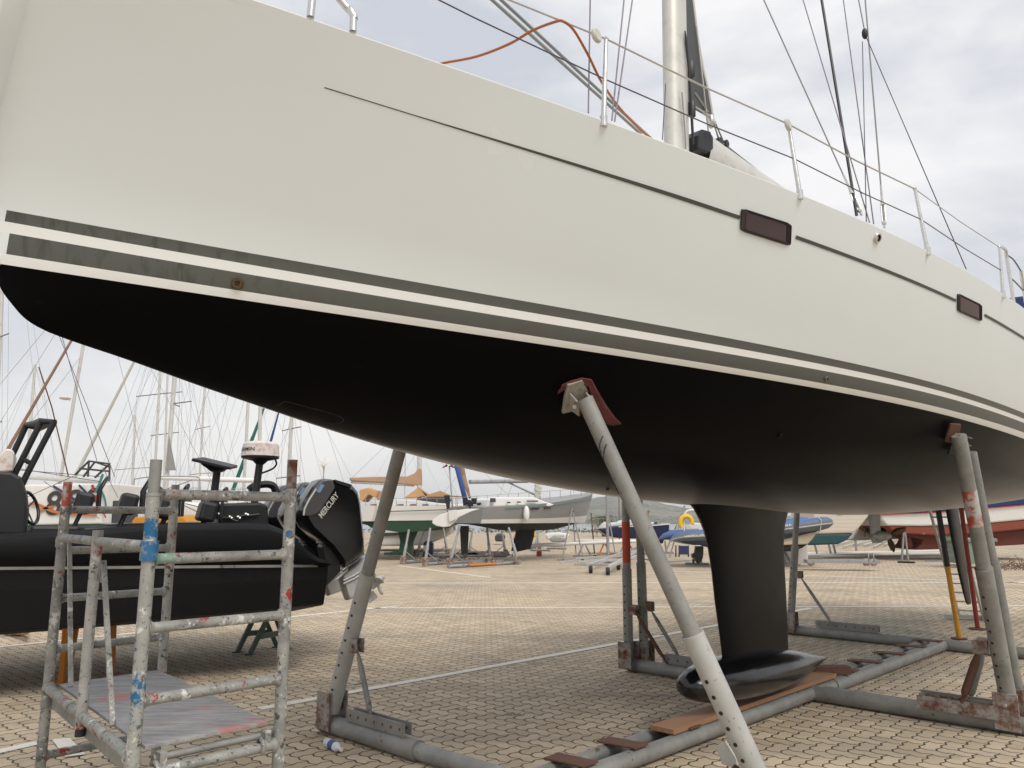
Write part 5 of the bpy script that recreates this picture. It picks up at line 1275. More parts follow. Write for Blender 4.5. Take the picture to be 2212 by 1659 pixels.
# pale yacht boom and targa hoop seen behind the radar post
cv = thing('sailing_yacht', 'pale yacht with a long white boom level with the scaffold top rail', 'sailing yacht', at(480, 1122, 28).xyz, 0, GP); cv.location.z = 0; WM[cv.name] = Matrix.Translation(cv.location)
mb = MB(); mb.tube([at(345, 1032, 28), at(555, 1038, 28)], .09, 10); mb.build('boom', 'white', cv)
mb = MB(); mb.tube(catmull([at(x, y, 27.5) for x, y in ((286, 1082), (290, 1040), (296, 1034), (345, 1029), (420, 1030), (431, 1036), (432, 1060))], 5), .02, 6); mb.tube([at(345, 1062, 27.5), at(415, 1027+10, 27.5)], .02, 6); mb.build('hoop', 'galvfar', cv)
lo, hi, d, n, L = hull3(at(300, 1122, 28)*1, at(560, 1122, 31)*1, 3, .9-1.6, 1.45-1.6, 2.0-1.6, 2.2-1.6)
mb = MB(); mb.grid(hi); mb.build('hull', 'whitefar', cv); mb = MB(); mb.grid(lo); mb.build('underbody', 'navy', cv)
for f in (.3, .7): mb = MB(); q = at(lerp(300, 560, f), 1122, 29.5); mb.bar(Vector((q.x, q.y, 0)), Vector((q.x, q.y, 1.3)), .1, .1); mb.build('support_leg', 'galvfar', cv)
mastat(cv, 560, 1050, 566, 700, 29, .07, deck=2.2)
# ---- wind turbines
def turbine(label, hx, hy, px, py, Y, R_, nb, mat, ph):
    h = at(hx, hy, Y); p = at(px, py, Y+.05); t = thing('wind_turbine', label, 'wind turbine', p, 0)
    mb = MB(); mb.tube([p-Vector((0, 0, .8)), h+Vector((0, .1, -.03))], .028, 8); mb.build('pole', 'galvfar', t)
    mb = MB(); mb.tube([h-Vector((0, .06, 0)), h+Vector((0, .35, 0))], [.07, .05], 12); mb.build('hub', 'white', t)
    for k in range(nb):
        a = 2*math.pi*k/nb+ph; r_ = Vector((math.cos(a), 0, math.sin(a))); s2 = Vector((-math.sin(a), 0, math.cos(a)))
        mb = MB(); mb.prism([h+r_*.05-s2*.03, h+r_*.25*R_-s2*.055, h+r_*R_, h+r_*.25*R_+s2*.04, h+r_*.05+s2*.03], (0, 1, .2), .015); mb.build('blade', mat, t)
turbine('white six bladed wind turbine on a pole above the outboards', 699, 1003, 698, 1036, 33, .34, 6, 'white', .3)
turbine('dark three bladed wind turbine on the tall white pole of the grey yacht', 970, 1003, 982, 1097, 29, .33, 3, 'redcloth', 1.55)
# ---- green bottomed yacht
gy = thing('sailing_yacht', 'white yacht with green bottom and tan sail cover behind the left cradle post', 'sailing yacht', (-4.4, 35, 0), 0)
st, bo = Vector((-6.2, 31, 0)), Vector((-2.3, 43, 0)); lo, hi, d, n, L = hull3(st, bo, 3.3, 1.05, 1.52, 2.12, 2.45, transom=.55)
hullshell(hi, gy, 'whitefar', 'whitefar')
mb = MB(); mb.grid(lo); mb.build('underbody', 'greenbottom', gy)
gform(gy, 'side', 'whitefar', [(780, 1096), (860, 1092), (965, 1093), (1010, 1091), (1000, 1112), (985, 1124), (780, 1126)], 31, 1.2)
gform(gy, 'side_bottom', 'greenbottom', [(780, 1126), (985, 1124), (960, 1136), (905, 1148), (860, 1150), (800, 1140)], 31.02, 1.1)
gform(gy, 'keel', 'greenbottom', [(859, 1144), (903, 1144), (892, 1170), (888, 1186), (892, 1196), (838, 1196), (862, 1186), (864, 1170)], 31.5, .35)
ribbon(gy, ((786, 1106), (870, 1104), (965, 1101)), 1.6, 'gasket', 30.9)
for xx in (800, 826, 858, 885, 912): gform(gy, 'window', 'glass', [(xx, 1089.5), (xx+13, 1089), (xx+14, 1092), (xx, 1092.5)], 31.1, .1)
gform(gy, 'coachroof', 'whitefar', [(795, 1095), (800, 1082), (860, 1078), (905, 1081), (960, 1088), (985, 1093)], 31.3, 1.5, bevel=.04)
mast_, mb_, mt_ = mastat(gy, 906, 1085, 906, 960, 33, .10, deck=2.3)
gform(gy, 'sail_cover', 'canvas', [(754, 1032), (800, 1030), (880, 1029), (896, 1022), (905, 1011), (910, 1013), (911, 1048), (894, 1048), (860, 1044), (756, 1038)], 32.9, .3, bevel=.05)
mb = MB(); mb.tube([at(758, 1041, 33), at(895, 1048, 33)], .06, 8); mb.build('boom', 'mast', gy)
gform(gy, 'bimini', 'awning', [(776, 1058), (795, 1053), (818, 1060), (812, 1076), (796, 1068), (782, 1084), (776, 1080)], 31.2, 1.4, bevel=.03)
gform(gy, 'side_curtain', 'canvas', [(812, 1058), (834, 1064), (830, 1088), (816, 1088)], 31.4, .06)
for pts in ([(873, 1075), (903, 1053), (925, 1070), (900, 1074)], [(905, 1054), (925, 1068), (951, 1060), (974, 1070), (1000, 1072), (960, 1073), (920, 1073)]):
    gform(gy, 'awning', 'awning', pts, 32.5, .9)
gform(gy, 'tender', 'digit', [(908, 1078), (915, 1074), (965, 1073), (975, 1080), (965, 1087), (912, 1084)], 31.8, .7, bevel=.08)
rl_ = MB()
for i, xx in enumerate(range(790, 1000, 22)):
    rl_.tube([at(xx, 1093, 31), at(xx, 1078, 31)], .012, 5)
rl_.tube([at(790, 1078, 31), at(1000, 1077, 31)], .009, 5); rl_.build('guard_rail', 'galvfar', gy)
for f in ((745, 1040, 800, 1096), (760, 1040, 765, 1090)): pass
# ---- far hull between the keels
fh = thing('motor_boat', 'grey white bare hull on the ground behind the green keel', 'motor boat', at(935, 1122, 40).xyz, 0); fh.location.z = 0; WM[fh.name] = Matrix.Translation(fh.location)
gform(fh, 'hull', 'whitefar', [(800, 1142), (895, 1138), (979, 1136), (972, 1152), (950, 1165), (915, 1178), (860, 1180), (800, 1180)], 40, 3, bevel=.1)
gform(fh, 'stripe', 'digit', [(800, 1152), (870, 1150), (870, 1156), (800, 1159)], 39.9, .3)
# ---- grey yacht with open transom
gr_ = thing('sailing_yacht', 'bare grey yacht with an open white sugar scoop stern and peeling black keel', 'sailing yacht', (.6, 32, 0), 0)
st, bo = Vector((-1.75, 29.0, 0)), Vector((3.25, 35.2, 0)); lo, hi, d, n, L = hull3(st, bo, 3.0, 1.15, 1.45, 2.02, 2.80, transom=.62, rake=.7)
hullshell(hi, gr_, 'greyhull', 'whitefar')
mb = MB(); mb.grid(lo); mb.build('underbody', 'blackbottom', gr_)
Yg = 28.6; sl = 1.0
gform(gr_, 'transom', 'white', [(1036, 1099), (1010, 1099), (975, 1104), (950, 1112), (934, 1122), (933, 1130), (942, 1136), (958, 1139), (972, 1137), (982, 1128), (990, 1118), (1015, 1106)], 27.6, .25, bevel=.03)
gform(gr_, 'bathing_step', 'whitefar', [(968, 1103), (986, 1101), (984, 1122), (970, 1128)], 27.5, .1, bevel=.02)
gform(gr_, 'keel', 'blackbottom', [(1116, 1135), (1158, 1132), (1152, 1165), (1146, 1186), (1118, 1192), (1104, 1190), (1112, 1160)], 31.6, .3)
gform(gr_, 'rudder', 'blackbottom', [(993, 1136), (1013, 1136), (1010, 1196), (996, 1196)], 29.5, .16)
gform(gr_, 'coachroof', 'white', [(1050, 1096), (1056, 1080), (1070, 1074), (1155, 1074), (1180, 1084), (1200, 1090), (1190, 1094), (1060, 1100)], 29.8, 1.5, slope=.5, bevel=.04)
for a, b in (((1061, 1076), (1071, 1085)), ((1097, 1084), (1103, 1087)), ((1119, 1083), (1125, 1086)), ((1140, 1081), (1163, 1084))):
    gform(gr_, 'window', 'glass', [a, (b[0], a[1]), b, (a[0], b[1])], 29.6, .1, slope=.5)
def onhull(f, fz):
    i = f*24; k = min(23, int(i)); a = hi[k]; b = hi[k+1]; u = i-k; w_, t_2 = a[7].lerp(b[7], u), a[5].lerp(b[5], u)
    near = min(((a[1].lerp(b[1], u), a[3].lerp(b[3], u)), (w_, t_2)), key=lambda q: q[0].y)
    return near[0].lerp(near[1], fz)-n*0+(Vector((n.x, n.y, 0))*(.03 if n.y < 0 else -.03))
for f in (.22, .30):
    mb = MB(); mb.prism([onhull(f, .62), onhull(f+.045, .62), onhull(f+.045, .74), onhull(f, .74)], n, .03); mb.build('hull_window', 'glass', gr_)
mb = MB(); mb.tube([onhull(q/20, .82) for q in range(2, 20)], .012, 5); mb.build('cove_line', 'stripeteal', gr_)
mastat(gr_, 1163, 1076, 1163, 900, 33, .10, deck=2.5)
mb = MB(); mb.tube([at(1015, 1041, 31), at(1140, 1039, 33)], .085, 10); mb.tube([at(1100, 1043, 32.4), at(1158, 1070, 33)], .04, 8); mb.build('boom', 'galvfar', gr_)
mb = MB(); mb.tube([at(984, 998, 31), at(1005, 1079, 30)], .10, 8); mb.build('furled_sail', 'bluefurl', gr_)
mb = MB(); mb.tube([at(994, 990, 32), at(1001, 1030, 32), at(1015, 1075, 31)], [.11, .11, .05], 8); mb.build('furled_sail', 'brownfurl', gr_)
mb = MB()
for j in range(9): c = at(1163+random.uniform(-4, 4), 1045+j*4, 33-.15); mb.ball(c, .12, 8, (1, .8, 1))
mb.build('rope_coils', 'sailtape', gr_)
mb = MB(); mb.ball(at(1137, 1110, 29.6), .16, 14, (.75, .75, 1.9)); mb.build('fender', 'white', gr_)
mb = MB(); mb.ball(at(1236, 1087, 33.2), .17, 14); mb.build('fender', 'sailtape', gr_)
rl_ = MB()
for i in range(14):
    f = i/13; x = lerp(985, 1278, f); y = lerp(1097, 1071, f); Yq = lerp(28.6, 34.6, f); rl_.tube([at(x, y, Yq), at(x, y-lerp(22, 17, f), Yq)], .012, 5)
rl_.tube([at(985, 1075, 28.6), at(1278, 1054, 34.6)], .009, 5); rl_.tube([at(1240, 1057, 34), at(1250, 1051, 34), at(1283, 1049, 34.6), at(1286, 1066, 34.6)], .02, 5); rl_.build('guard_rail', 'galvfar', gr_)
rr = random.Random(4)
for j in range(16):
    c = at(rr.uniform(1000, 1050), rr.uniform(1080, 1096), rr.uniform(28.8, 30)); mb = MB(); mb.box(c, (rr.uniform(.05, .22), .15, rr.uniform(.05, .3))); mb.build('winch' if j % 2 else 'gear_bag', 'black2', gr_, bevel=.01)
gform(gr_, 'outboard_engine', 'gasket', [(958, 1070), (970, 1069), (972, 1078), (970, 1098), (965, 1100), (962, 1082)], 28.3, .3, bevel=.03)
mb = MB(); mb.tube([at(1250, 1122, 34), at(1250, 1100, 34)], .02, 5); mb.build('anchor_chain', 'galvdark', gr_)
# ---- cradles of those two yachts  (positions written in a local crop's pixels)
def zz(X, Y_): return 702+.2197*X, 945+.2197*Y_
def standset(label, beams, posts, group='cradles beneath the far yachts', mat='galvfar'):
    b0 = gr(*zz(*beams[0][:2])); t = thing('boat_cradle', label, 'boat cradle', b0, 0, group)
    for bm4 in beams:
        a, b = gr(*zz(*bm4[:2]), .06), gr(*zz(*bm4[2:4]), .06); mb = MB(); mb.tube([a, b], .06, 10); mb.build('cross_beam', mat, t)
        d = (b-a).normalized(); mb = MB(); mb.bar(a+d*.9+Vector((0, 0, .08)), a+d*1.9+Vector((0, 0, .08)), .10, .09); mb.bar(b-d*.9+Vector((0, 0, .08)), b-d*1.9+Vector((0, 0, .08)), .10, .09); mb.build('channel', 'rust', t)
    for (xf, yf, xt, yt) in posts:
        a = gr(*zz(xf, yf+12), .12); b = at(*zz(xt, yt), a.y+.2); mb = MB(); mb.tube([a, a.lerp(b, .5), a.lerp(b, .52), b], [.055, .055, .042, .042], 10); po = mb.build('post', mat, t)
        mb = MB(); mb.box(a+Vector((0, 0, .02)), (.2, .18, .3)); mb.build('foot_bracket', 'rust', po)
        sgn = 1 if xt > xf else -1; mb = MB(); mb.tube([a.lerp(b, .3), Vector((a.x+sgn*.5, a.y, .12))], .02, 6); mb.build('brace', 'galvdark', po)
    return t
standset('front cradle beam with an orange painted length, below the grey yacht stern', [(1212, 1270, 1915, 1228)], [(1228, 1225, 1325, 865), (1898, 1205, 1805, 885)])
mb = MB(); mb.tube([gr(*zz(1420, 1256), .10)-Vector((0, .05, 0)), gr(*zz(1670, 1243), .10)-Vector((0, .05, 0))], .042, 10); solo(mb, 'painted_tube', 'orangepaint', 'orange tube lying along the front cradle beam under the grey yacht', 'tube')
standset('middle cradle beam of the three below the grey yacht stern', [(970, 1245, 1640, 1205)], [(985, 1222, 1035, 890), (1625, 1182, 1592, 877)])
standset('rear cradle beam of the three, left foot nearest the blue machine', [(755, 1228, 1395, 1182)], [(770, 1200, 826, 905), (1380, 1160, 1340, 872)])
standset('cradle holding the green bottomed yacht, standing behind the blue machine', [(580, 1140, 1215, 1138), (1060, 1162, 1780, 1162)], [(482, 1050, 450, 884), (866, 1130, 850, 855), (902, 1130, 982, 918), (1205, 1128, 1162, 892)])
standset('cradle under the keel of the grey yacht, feet half hidden by a grey ladder', [(1400, 1145, 1800, 1148), (2020, 1105, 2212, 1108)], [(1415, 1130, 1450, 915), (1775, 1128, 1732, 867), (2105, 1095, 2080, 840), (2060, 1080, 2110, 890)])
mb = MB(); a, b = gr(*zz(1620, 1160), .1), gr(*zz(1790, 1158), .1)
for k in range(6): mb.bar(a.lerp(b, k/5)+Vector((0, 0, .1)), a.lerp(b, k/5)+Vector((.25, .2, -.05)), .05, .03)
mb.bar(a, b, .05, .06); mb.bar(a+Vector((.25, .3, 0)), b+Vector((.25, .3, 0)), .05, .06); solo(mb, 'ladder', 'galvfar', 'grey ladder lying on the ground under the grey yacht', 'ladder')
bn = thing('pressure_washer', 'blue upright machine with a white jug between the cradle posts', 'machine', gr(*zz(1012, 1172)), 0)
Yb = gr(*zz(1012, 1172)).y
gform(bn, 'body', 'stripeblue', [zz(*q) for q in ((968, 1040), (985, 1020), (1045, 1020), (1062, 1045), (1060, 1172), (962, 1172))], Yb, .45, bevel=.02)
gform(bn, 'jug', 'white', [zz(*q) for q in ((966, 1065), (1000, 1062), (1000, 1118), (966, 1120))], Yb-.15, .18, bevel=.02)
gform(bn, 'base', 'gasket', [zz(*q) for q in ((950, 1160), (1075, 1160), (1075, 1172), (950, 1172))], Yb-.2, .7)
cn = thing('jerrycan', 'bright red fuel can on the paving under the grey yacht bow', 'jerrycan', gr(*zz(2105, 1168)), 0)
Yc = gr(*zz(2105, 1168)).y
gform(cn, 'body', 'stripered', [zz(*q) for q in ((2080, 1120), (2132, 1118), (2132, 1168), (2080, 1168))], Yc, .25, bevel=.03)
gform(cn, 'handle', 'stripered', [zz(*q) for q in ((2092, 1112), (2122, 1112), (2122, 1120), (2092, 1120))], Yc+.08, .06)
# pole on trestles, trailers, scattered gear
def zy(X, Y_): return 1242+.1790*X, 1053+.1790*Y_
def GG(x, y, z=.03): return gr(x, y, z)
sp2 = thing('spar_on_trestles', 'long white mast laid across low trestles behind the red tipped post', 'stored mast', gr(1300, 1200), 0)
mb = MB(); mb.tube([at(1120, 1179, 33), at(1372, 1169, 34.5)], .075, 10); mb.tube([at(1240, 1168, 35), at(1372, 1168, 35.5)], .06, 10); mb.build('mast', 'whitefar', sp2)
for x, mt in ((1262, 'galvfar'), (1306, 'orangepaint'), (1350, 'galvfar')):
    mb = MB(); p = at(x, 1171, 34.2); 
    for sx_ in (-.3, .3): mb.bar(Vector((p.x+sx_, p.y+sx_*.5, .02)), p, .05, .05)
    mb.bar(Vector((p.x-.5, p.y, .05)), Vector((p.x+.5, p.y, .05)), .06, .06); mb.build('trestle', mt, sp2)
mt_ = thing('light_pole', 'tall thin grey steel pole left of the leaning prop', 'pole', gr(1314, 1216), 0)
a = gr(1314, 1216); mb = MB(); mb.tube([a, at(1310, 1040, a.y)], [.06, .045], 10); mb.build('shaft', 'galvfar', mt_); mb = MB(); mb.box(a+Vector((0, 0, .02)), (.3, .3, .03)); mb.build('base_plate', 'galvfar', mt_)
mt_ = thing('leaning_prop', 'thin brown pole standing beside the palm', 'pole', gr(1284, 1195), 0)
a = gr(1284, 1195); mb = MB(); mb.tube([a, at(1277, 1108, a.y)], .03, 8); mb.build('shaft', 'rust2', mt_)
mt_ = thing('pole', 'slim brown pole rising against the hill', 'pole', gr(1338, 1170), 0)
a = gr(1338, 1170); mb = MB(); mb.tube([a, at(1337, 1072, a.y)], .035, 8); mb.build('shaft', 'bark', mt_)
# A shaped light stands
def astand(label, feet, top, mat='galvfar', extra=()):
    t = thing('a_frame_stand', label, 'boat stand', gr(*feet[0]), 0, 'light A frame boat stands')
    for f_ in feet:
        p = gr(*f_); q = at(top[0], top[1], p.y); mb = MB(); mb.bar(p, q, .05, .05); mb.build('leg', mat, t)
    for (a, b) in extra:
        mb = MB(); mb.bar(gr(*a)+Vector((0, 0, .03)), gr(*b)+Vector((0, 0, .03)), .06, .05); mb.build('base_bar', mat, t)
astand('tall A frame with splayed legs left of the steel pole', [(1214, 1210), (1260, 1208), (1245, 1204)], (1236, 1098), extra=(((1205, 1211), (1300, 1206)),))
astand('A frame with a long leg crossing in front of the navy yacht', [(1330, 1205), (1314, 1203), (1372, 1198)], (1311, 1090), extra=(((1300, 1206), (1372, 1205)),))
astand('single leaning strut before the blue inflatable stern', [(1429, 1214), (1446, 1205)], (1479, 1092), extra=(((1372, 1205), (1429, 1216)), ((1429, 1216), (1500, 1212))))
# trailers lying in a heap
tr_ = thing('boat_trailer', 'low aluminium trailer frame on the paving behind the red tipped post', 'boat trailer', gr(1300, 1240), 0)
for pl in (((1242, 1235), (1316, 1240), (1374, 1206)), ((1242, 1220), (1345, 1215), (1374, 1202)), ((1270, 1238), (1350, 1205), (1374, 1196)), ((1248, 1228), (1330, 1226), (1374, 1220)), ((1314, 1243), (1374, 1216)), ((1210, 1232), (1242, 1228))):
    mb = MB()
    for a, b in zip(pl, pl[1:]): mb.bar(gr(*a)+Vector((0, 0, .22)), gr(*b)+Vector((0, 0, .25)), .07, .07)
    mb.build('frame_bar', 'alu', tr_)
for x, y in ((1276, 1239), (1313, 1243), (1336, 1232), (1258, 1216)):
    p = gr(x, y)+Vector((0, 0, .12)); mb = MB(); mb.tube([p-Vector((.05, 0, 0)), p+Vector((.05, 0, 0))], .11, 14); mb.build('wheel', 'wheel', tr_)
# ---- small navy yacht
ny = thing('sailing_yacht', 'small navy blue yacht with white cabin on steel trestles, before the hill', 'sailing yacht', at(1400, 1122, 36).xyz, 0); ny.location.z = 0; WM[ny.name] = Matrix.Translation(ny.location)
gform(ny, 'hull', 'navy', [(1290, 1143), (1312, 1138), (1332, 1135), (1400, 1134), (1448, 1131), (1447, 1162), (1420, 1164), (1370, 1164), (1330, 1162), (1308, 1155)], 36, 2.0, bevel=.06)
gform(ny, 'sheer_band', 'white', [(1335, 1137), (1400, 1135), (1449, 1131), (1449, 1133), (1400, 1137), (1335, 1139)], 35.95, 2.1)
gform(ny, 'cabin', 'white', [(1314, 1136), (1318, 1130), (1340, 1128), (1345, 1124), (1390, 1123), (1405, 1127), (1425, 1131), (1425, 1135), (1316, 1139)], 36.3, 1.4, bevel=.04)
for xx in (1396, 1414): gform(ny, 'window', 'glass', [(xx, 1128), (xx+6, 1128), (xx+6, 1131), (xx, 1131)], 36.2, .2)
gform(ny, 'keel', 'gasket', [(1395, 1162), (1436, 1162), (1432, 1174), (1402, 1174)], 36.6, .3)
gform(ny, 'cover', 'whitefar', [(1296, 1142), (1304, 1132), (1312, 1126), (1317, 1136), (1312, 1142)], 36, 1.0, bevel=.05)
mb = MB(); mb.tube(catmull([at(x, y, 36.2) for x, y in ((1420, 1132), (1436, 1118), (1449, 1116), (1444, 1131))], 5), .02, 6)
mb.tube([at(1290, 1121, 36.2), at(1340, 1120, 36.2), at(1400, 1120, 36.2), at(1444, 1118, 36.2)], .012, 5)
for xx in (1292, 1318, 1345, 1372, 1400, 1425): mb.tube([at(xx, 1120, 36.2), at(xx, 1134, 36.2)], .012, 5)
mb.build('guard_rail', 'galvfar', ny)
mb = MB(); mb.tube([at(1401, 1105, 37), at(1398, 1122, 37)], .04, 6); mb.ball(at(1401, 1104, 37), .07, 8); mb.build('antenna', 'brownfurl', ny)
for (xa, xb) in ((1412, 1420), (1430, 1424), (1440, 1436), (1424, 1414)):
    p = gr(xa, 1195, 0); q = at(xb, 1168, p.y); mb = MB(); mb.bar(p, q, .07, .07); mb.build('trestle_leg', 'galvdark', ny)
mb = MB(); mb.bar(gr(1405, 1194, .05), gr(1455, 1194, .05), .1, .1); mb.build('trestle_base', 'galvdark', ny)
# ---- blue and grey inflatable on stands
br = thing('rigid_inflatable', 'blue and grey rigid inflatable lettered LABORELA, on stands behind the yacht keel', 'inflatable boat', gr(1600, 1218), 0)
Yr = 26.5
path = [(1446, 1168, .03), (1456, 1162, .11), (1475, 1158, .17), (1520, 1156, .185), (1600, 1151, .19), (1680, 1143, .20), (1735, 1136, .21), (1770, 1131, .22), (1788, 1129, .19), (1797, 1128, .10)]
mb = MB(); mg = MB(); n_ = 16
P = [at(x, y, Yr) for x, y, r_ in path]; rwt = []
for p, (x, y, r_) in zip(P, path): rwt.append([p+Vector((0, math.cos(a)*r_, math.sin(a)*r_)) for a in [2*math.pi*j/n_-.1 for j in range(n_+1)]])
mb.grid([r[1:8] for r in rwt]); mg.grid([r[7:]+[r[1]] for r in rwt])
mb.build('tube_top', 'bluetube', br); mg.build('tube', 'greytube', br)
mb = MB(); mb.tube([p-Vector((0, r_*.98, .03)) for p, (x, y, r_) in zip(P, path)], .03, 6); mb.build('rub_strake', 'galvfar', br)
rf = MB(); rwt = [[p+Vector((0, 1.9, 0))+Vector((0, math.cos(a)*r_, math.sin(a)*r_)) for a in [2*math.pi*j/n_ for j in range(n_)]] for p, (x, y, r_) in zip(P, path)]; rf.grid(rwt, closed=True); rf.build('far_tube', 'bluetube', br)
gform(br, 'hull_band', 'navy', [(1460, 1168), (1600, 1160), (1700, 1152), (1760, 1142), (1796, 1134), (1790, 1142), (1768, 1148), (1700, 1164), (1600, 1178), (1500, 1178), (1478, 1174)], Yr-.02, 1.8, bevel=.03)
gform(br, 'bow_underside', 'cream', [(1600, 1174), (1687, 1161), (1769, 1144), (1765, 1153), (1756, 1166), (1746, 1176), (1690, 1178), (1600, 1180)], Yr+.1, 1.5, bevel=.05)
gform(br, 'keel_paint', 'gasket', [(1520, 1178), (1600, 1178), (1748, 1175), (1735, 1184), (1712, 1191), (1640, 1193), (1560, 1190)], Yr+.3, 1.1, bevel=.05)
def rt(s, x0, y0, x1, y1, hpx, Y, par, mat='white', **k):
    a, b = at(x0, y0, Y), at(x1, y1, Y); xd = (b-a); size = hpx/1680*Y/.72
    sq = xd.length/(size*len(s)*.62); text('lettering', s, a, xd, Vector((0, 0, 1)), size, mat, par, squeeze=sq, bold=.02, **k)
rt('LABORELA 1091', 1479, 1160.5, 1527, 1157, 4.2, Yr-.20, br); rt('LABORELA', 1668, 1141, 1711, 1135, 4.6, Yr-.24, br); rt('KIPPO speed', 1694, 1150, 1739, 1142.5, 5.2, Yr-.05, br)
mb = MB(); mb.tube([at(1768, 1118, Yr-.1), at(1774, 1124, Yr-.23), at(1772, 1146, Yr-.2), at(1764, 1153, Yr)], .018, 6); mb.build('bow_rope', 'sailtape', br)
gform(br, 'outboard_motor', 'white', [(1489, 1146), (1493, 1136), (1500, 1129), (1512, 1130), (1522, 1138), (1524, 1148), (1520, 1152), (1490, 1152)], Yr+.6, .45, bevel=.05)
rt('HONDA', 1484, 1147, 1505, 1146, 4, Yr+.57, br, 'ink', shear=.2)
gform(br, 'outboard_leg', 'gasket', [(1504, 1180), (1520, 1180), (1520, 1196), (1518, 1208), (1510, 1219), (1504, 1212), (1502, 1196)], Yr+.7, .25, bevel=.03)
mb = MB(); c = at(1497, 1204, Yr+.8)
for k in range(3): a = k*2.09+.4; mb.ball(c+Vector((0, math.cos(a)*.12, math.sin(a)*.12)), .11, 8, (.3, .8, .8))
mb.build('propeller', 'gasket', br)
gform(br, 'console', 'white', [(1545, 1150), (1548, 1120), (1570, 1112), (1640, 1110), (1660, 1118), (1690, 1120), (1690, 1140)], Yr+.7, .9, bevel=.05)
mb = MB()
for dy in (0, .9): mb.tube(catmull([at(x, y, Yr+.5+dy) for x, y in ((1478, 1152), (1478, 1120), (1482, 1106), (1492, 1102), (1520, 1102), (1560, 1104))], 5), .03, 8)
mb.build('roll_bar', 'white', br)
mb = MB(); mb.tube(catmull([at(x, y, Yr+.4) for x, y in ((1473, 1141), (1470, 1130), (1473, 1119), (1482, 1115), (1491, 1118), (1495, 1128), (1493, 1132))], 5), .075, 10, flat=.8); solo(mb, 'lifebuoy', 'yellowbuoy', 'yellow horseshoe lifebuoy hung on the roll bar of the blue inflatable', 'lifebuoy')
for (xf, yf, xt, yt) in ((1497, 1219, 1504, 1184), (1516, 1218, 1506, 1186), (1697, 1222, 1688, 1188), (1712, 1222, 1692, 1186)):
    p = gr(xf, yf); mb = MB(); mb.bar(p, at(xt, yt, p.y), .07, .07); mb.build('stand_leg', 'galvdark', br)
for a, b in (((1482, 1220), (1530, 1221)), ((1688, 1223), (1726, 1223))):
    mb = MB(); mb.bar(gr(*a)+Vector((0, 0, .04)), gr(*b)+Vector((0, 0, .04)), .3, .08); mb.build('stand_base', 'galvdark', br)
# blue sign board and posts behind it, white panel
sg = thing('notice_board', 'dark blue board on thin legs under the blue inflatable', 'board', gr(1478, 1205), 0)
gform(sg, 'panel', 'stripeblue', [(1466, 1179), (1488, 1179), (1488, 1198), (1466, 1198)], 32, .06); 
for x in (1460, 1467, 1487): mb = MB(); p = gr(x, 1203); mb.tube([p, at(x, 1178, p.y)], .03, 6); mb.build('leg', 'gasket', sg)
pn = thing('panel', 'plain white sheet standing on edge behind the blue inflatable', 'panel', gr(1690, 1219), 0)
gform(pn, 'sheet', 'whitefar', [(1655, 1174), (1744, 1167), (1746, 1216), (1660, 1219)], 28, .05); mb = MB(); p = gr(1668, 1219); mb.tube([p, at(1666, 1172, 28)], .03, 6); mb.build('edge_post', 'rust2', pn)
# ---- beige planked boat with teal bottom
pb = thing('motor_boat', 'beige planked boat with dark teal bottom, right of the blue inflatable bow', 'motor boat', at(1810, 1122, 31).xyz, 0); pb.location.z = 0; WM[pb.name] = Matrix.Translation(pb.location)
gform(pb, 'hull', 'plank', [(1760, 1090), (1900, 1096), (1885, 1106), (1872, 1122), (1856, 1142), (1844, 1152), (1770, 1154), (1750, 1154)], 31, 2.6, bevel=.06)
gform(pb, 'underbody', 'teal', [(1740, 1153), (1846, 1152), (1832, 1166), (1812, 1176), (1758, 1178), (1740, 1178)], 31.05, 2.4, bevel=.06)
gform(pb, 'exhaust_slot', 'gasket', [(1810, 1110), (1820, 1109.5), (1820, 1111.5), (1810, 1112)], 30.97, .1)
for x in (1760, 1800, 1790):
    p = gr(x+6, 1200); mb = MB(); mb.bar(p, at(x, 1176, p.y), .07, .07); mb.build('stand_leg', 'galvdark', pb)
# ---- white boat with skeg and bronze propeller
wb = thing('motor_boat', 'white hull with dark rudder and big four bladed propeller, left of the red bottomed boat', 'motor boat', at(1880, 1122, 33).xyz, 0); wb.location.z = 0; WM[wb.name] = Matrix.Translation(wb.location)
gform(wb, 'hull', 'white', [(1838, 1165), (1862, 1130), (1885, 1110), (1930, 1112), (1950, 1150), (1945, 1165), (1850, 1168)], 34, 2.2, bevel=.08)
gform(wb, 'rudder', 'gasket', [(1869, 1118), (1888, 1112), (1902, 1114), (1906, 1140), (1912, 1152), (1880, 1154), (1872, 1140)], 33.2, .25, bevel=.02)
c = at(1870, 1146, 33); mb = MB(); mb.tube([c-Vector((.05, 0, 0)), c+Vector((.35, .1, 0))], .07, 10)
for k in range(4):
    a = k*1.57+.5; rad = Vector((0, math.cos(a), math.sin(a))); td = Vector((.6, -math.sin(a)*.8, math.cos(a)*.8)); rw = []
    for q in range(5): f = q/4; cc = c+rad*(.05+.26*f); w_ = .14*math.sin(math.pi*(.2+.7*f)); rw.append([cc-td*w_, cc+Vector((.03, 0, 0)), cc+td*w_])
    mb.grid(rw)
mb.build('propeller', 'bronze', wb)
mb = MB()
for i in range(7): a, b = gr(1800+i*22, 1183+3*math.sin(i*2)), gr(1850+i*20, 1170+5*math.sin(i)); mb.tube([a+Vector((0, 0, .12)), b+Vector((0, 0, .15+.05*(i % 3)))], .05, 6)
o = solo(mb, 'tube_pile', 'galvlight', 'pile of long pale tubes lying under the white propeller boat', 'pile of tubes')
for f in (1850, 1925): mb = MB(); p = gr(f, 1190); mb.bar(p, at(f-3, 1160, p.y), .09, .09); mb.build('stand_leg', 'galvdark', wb)
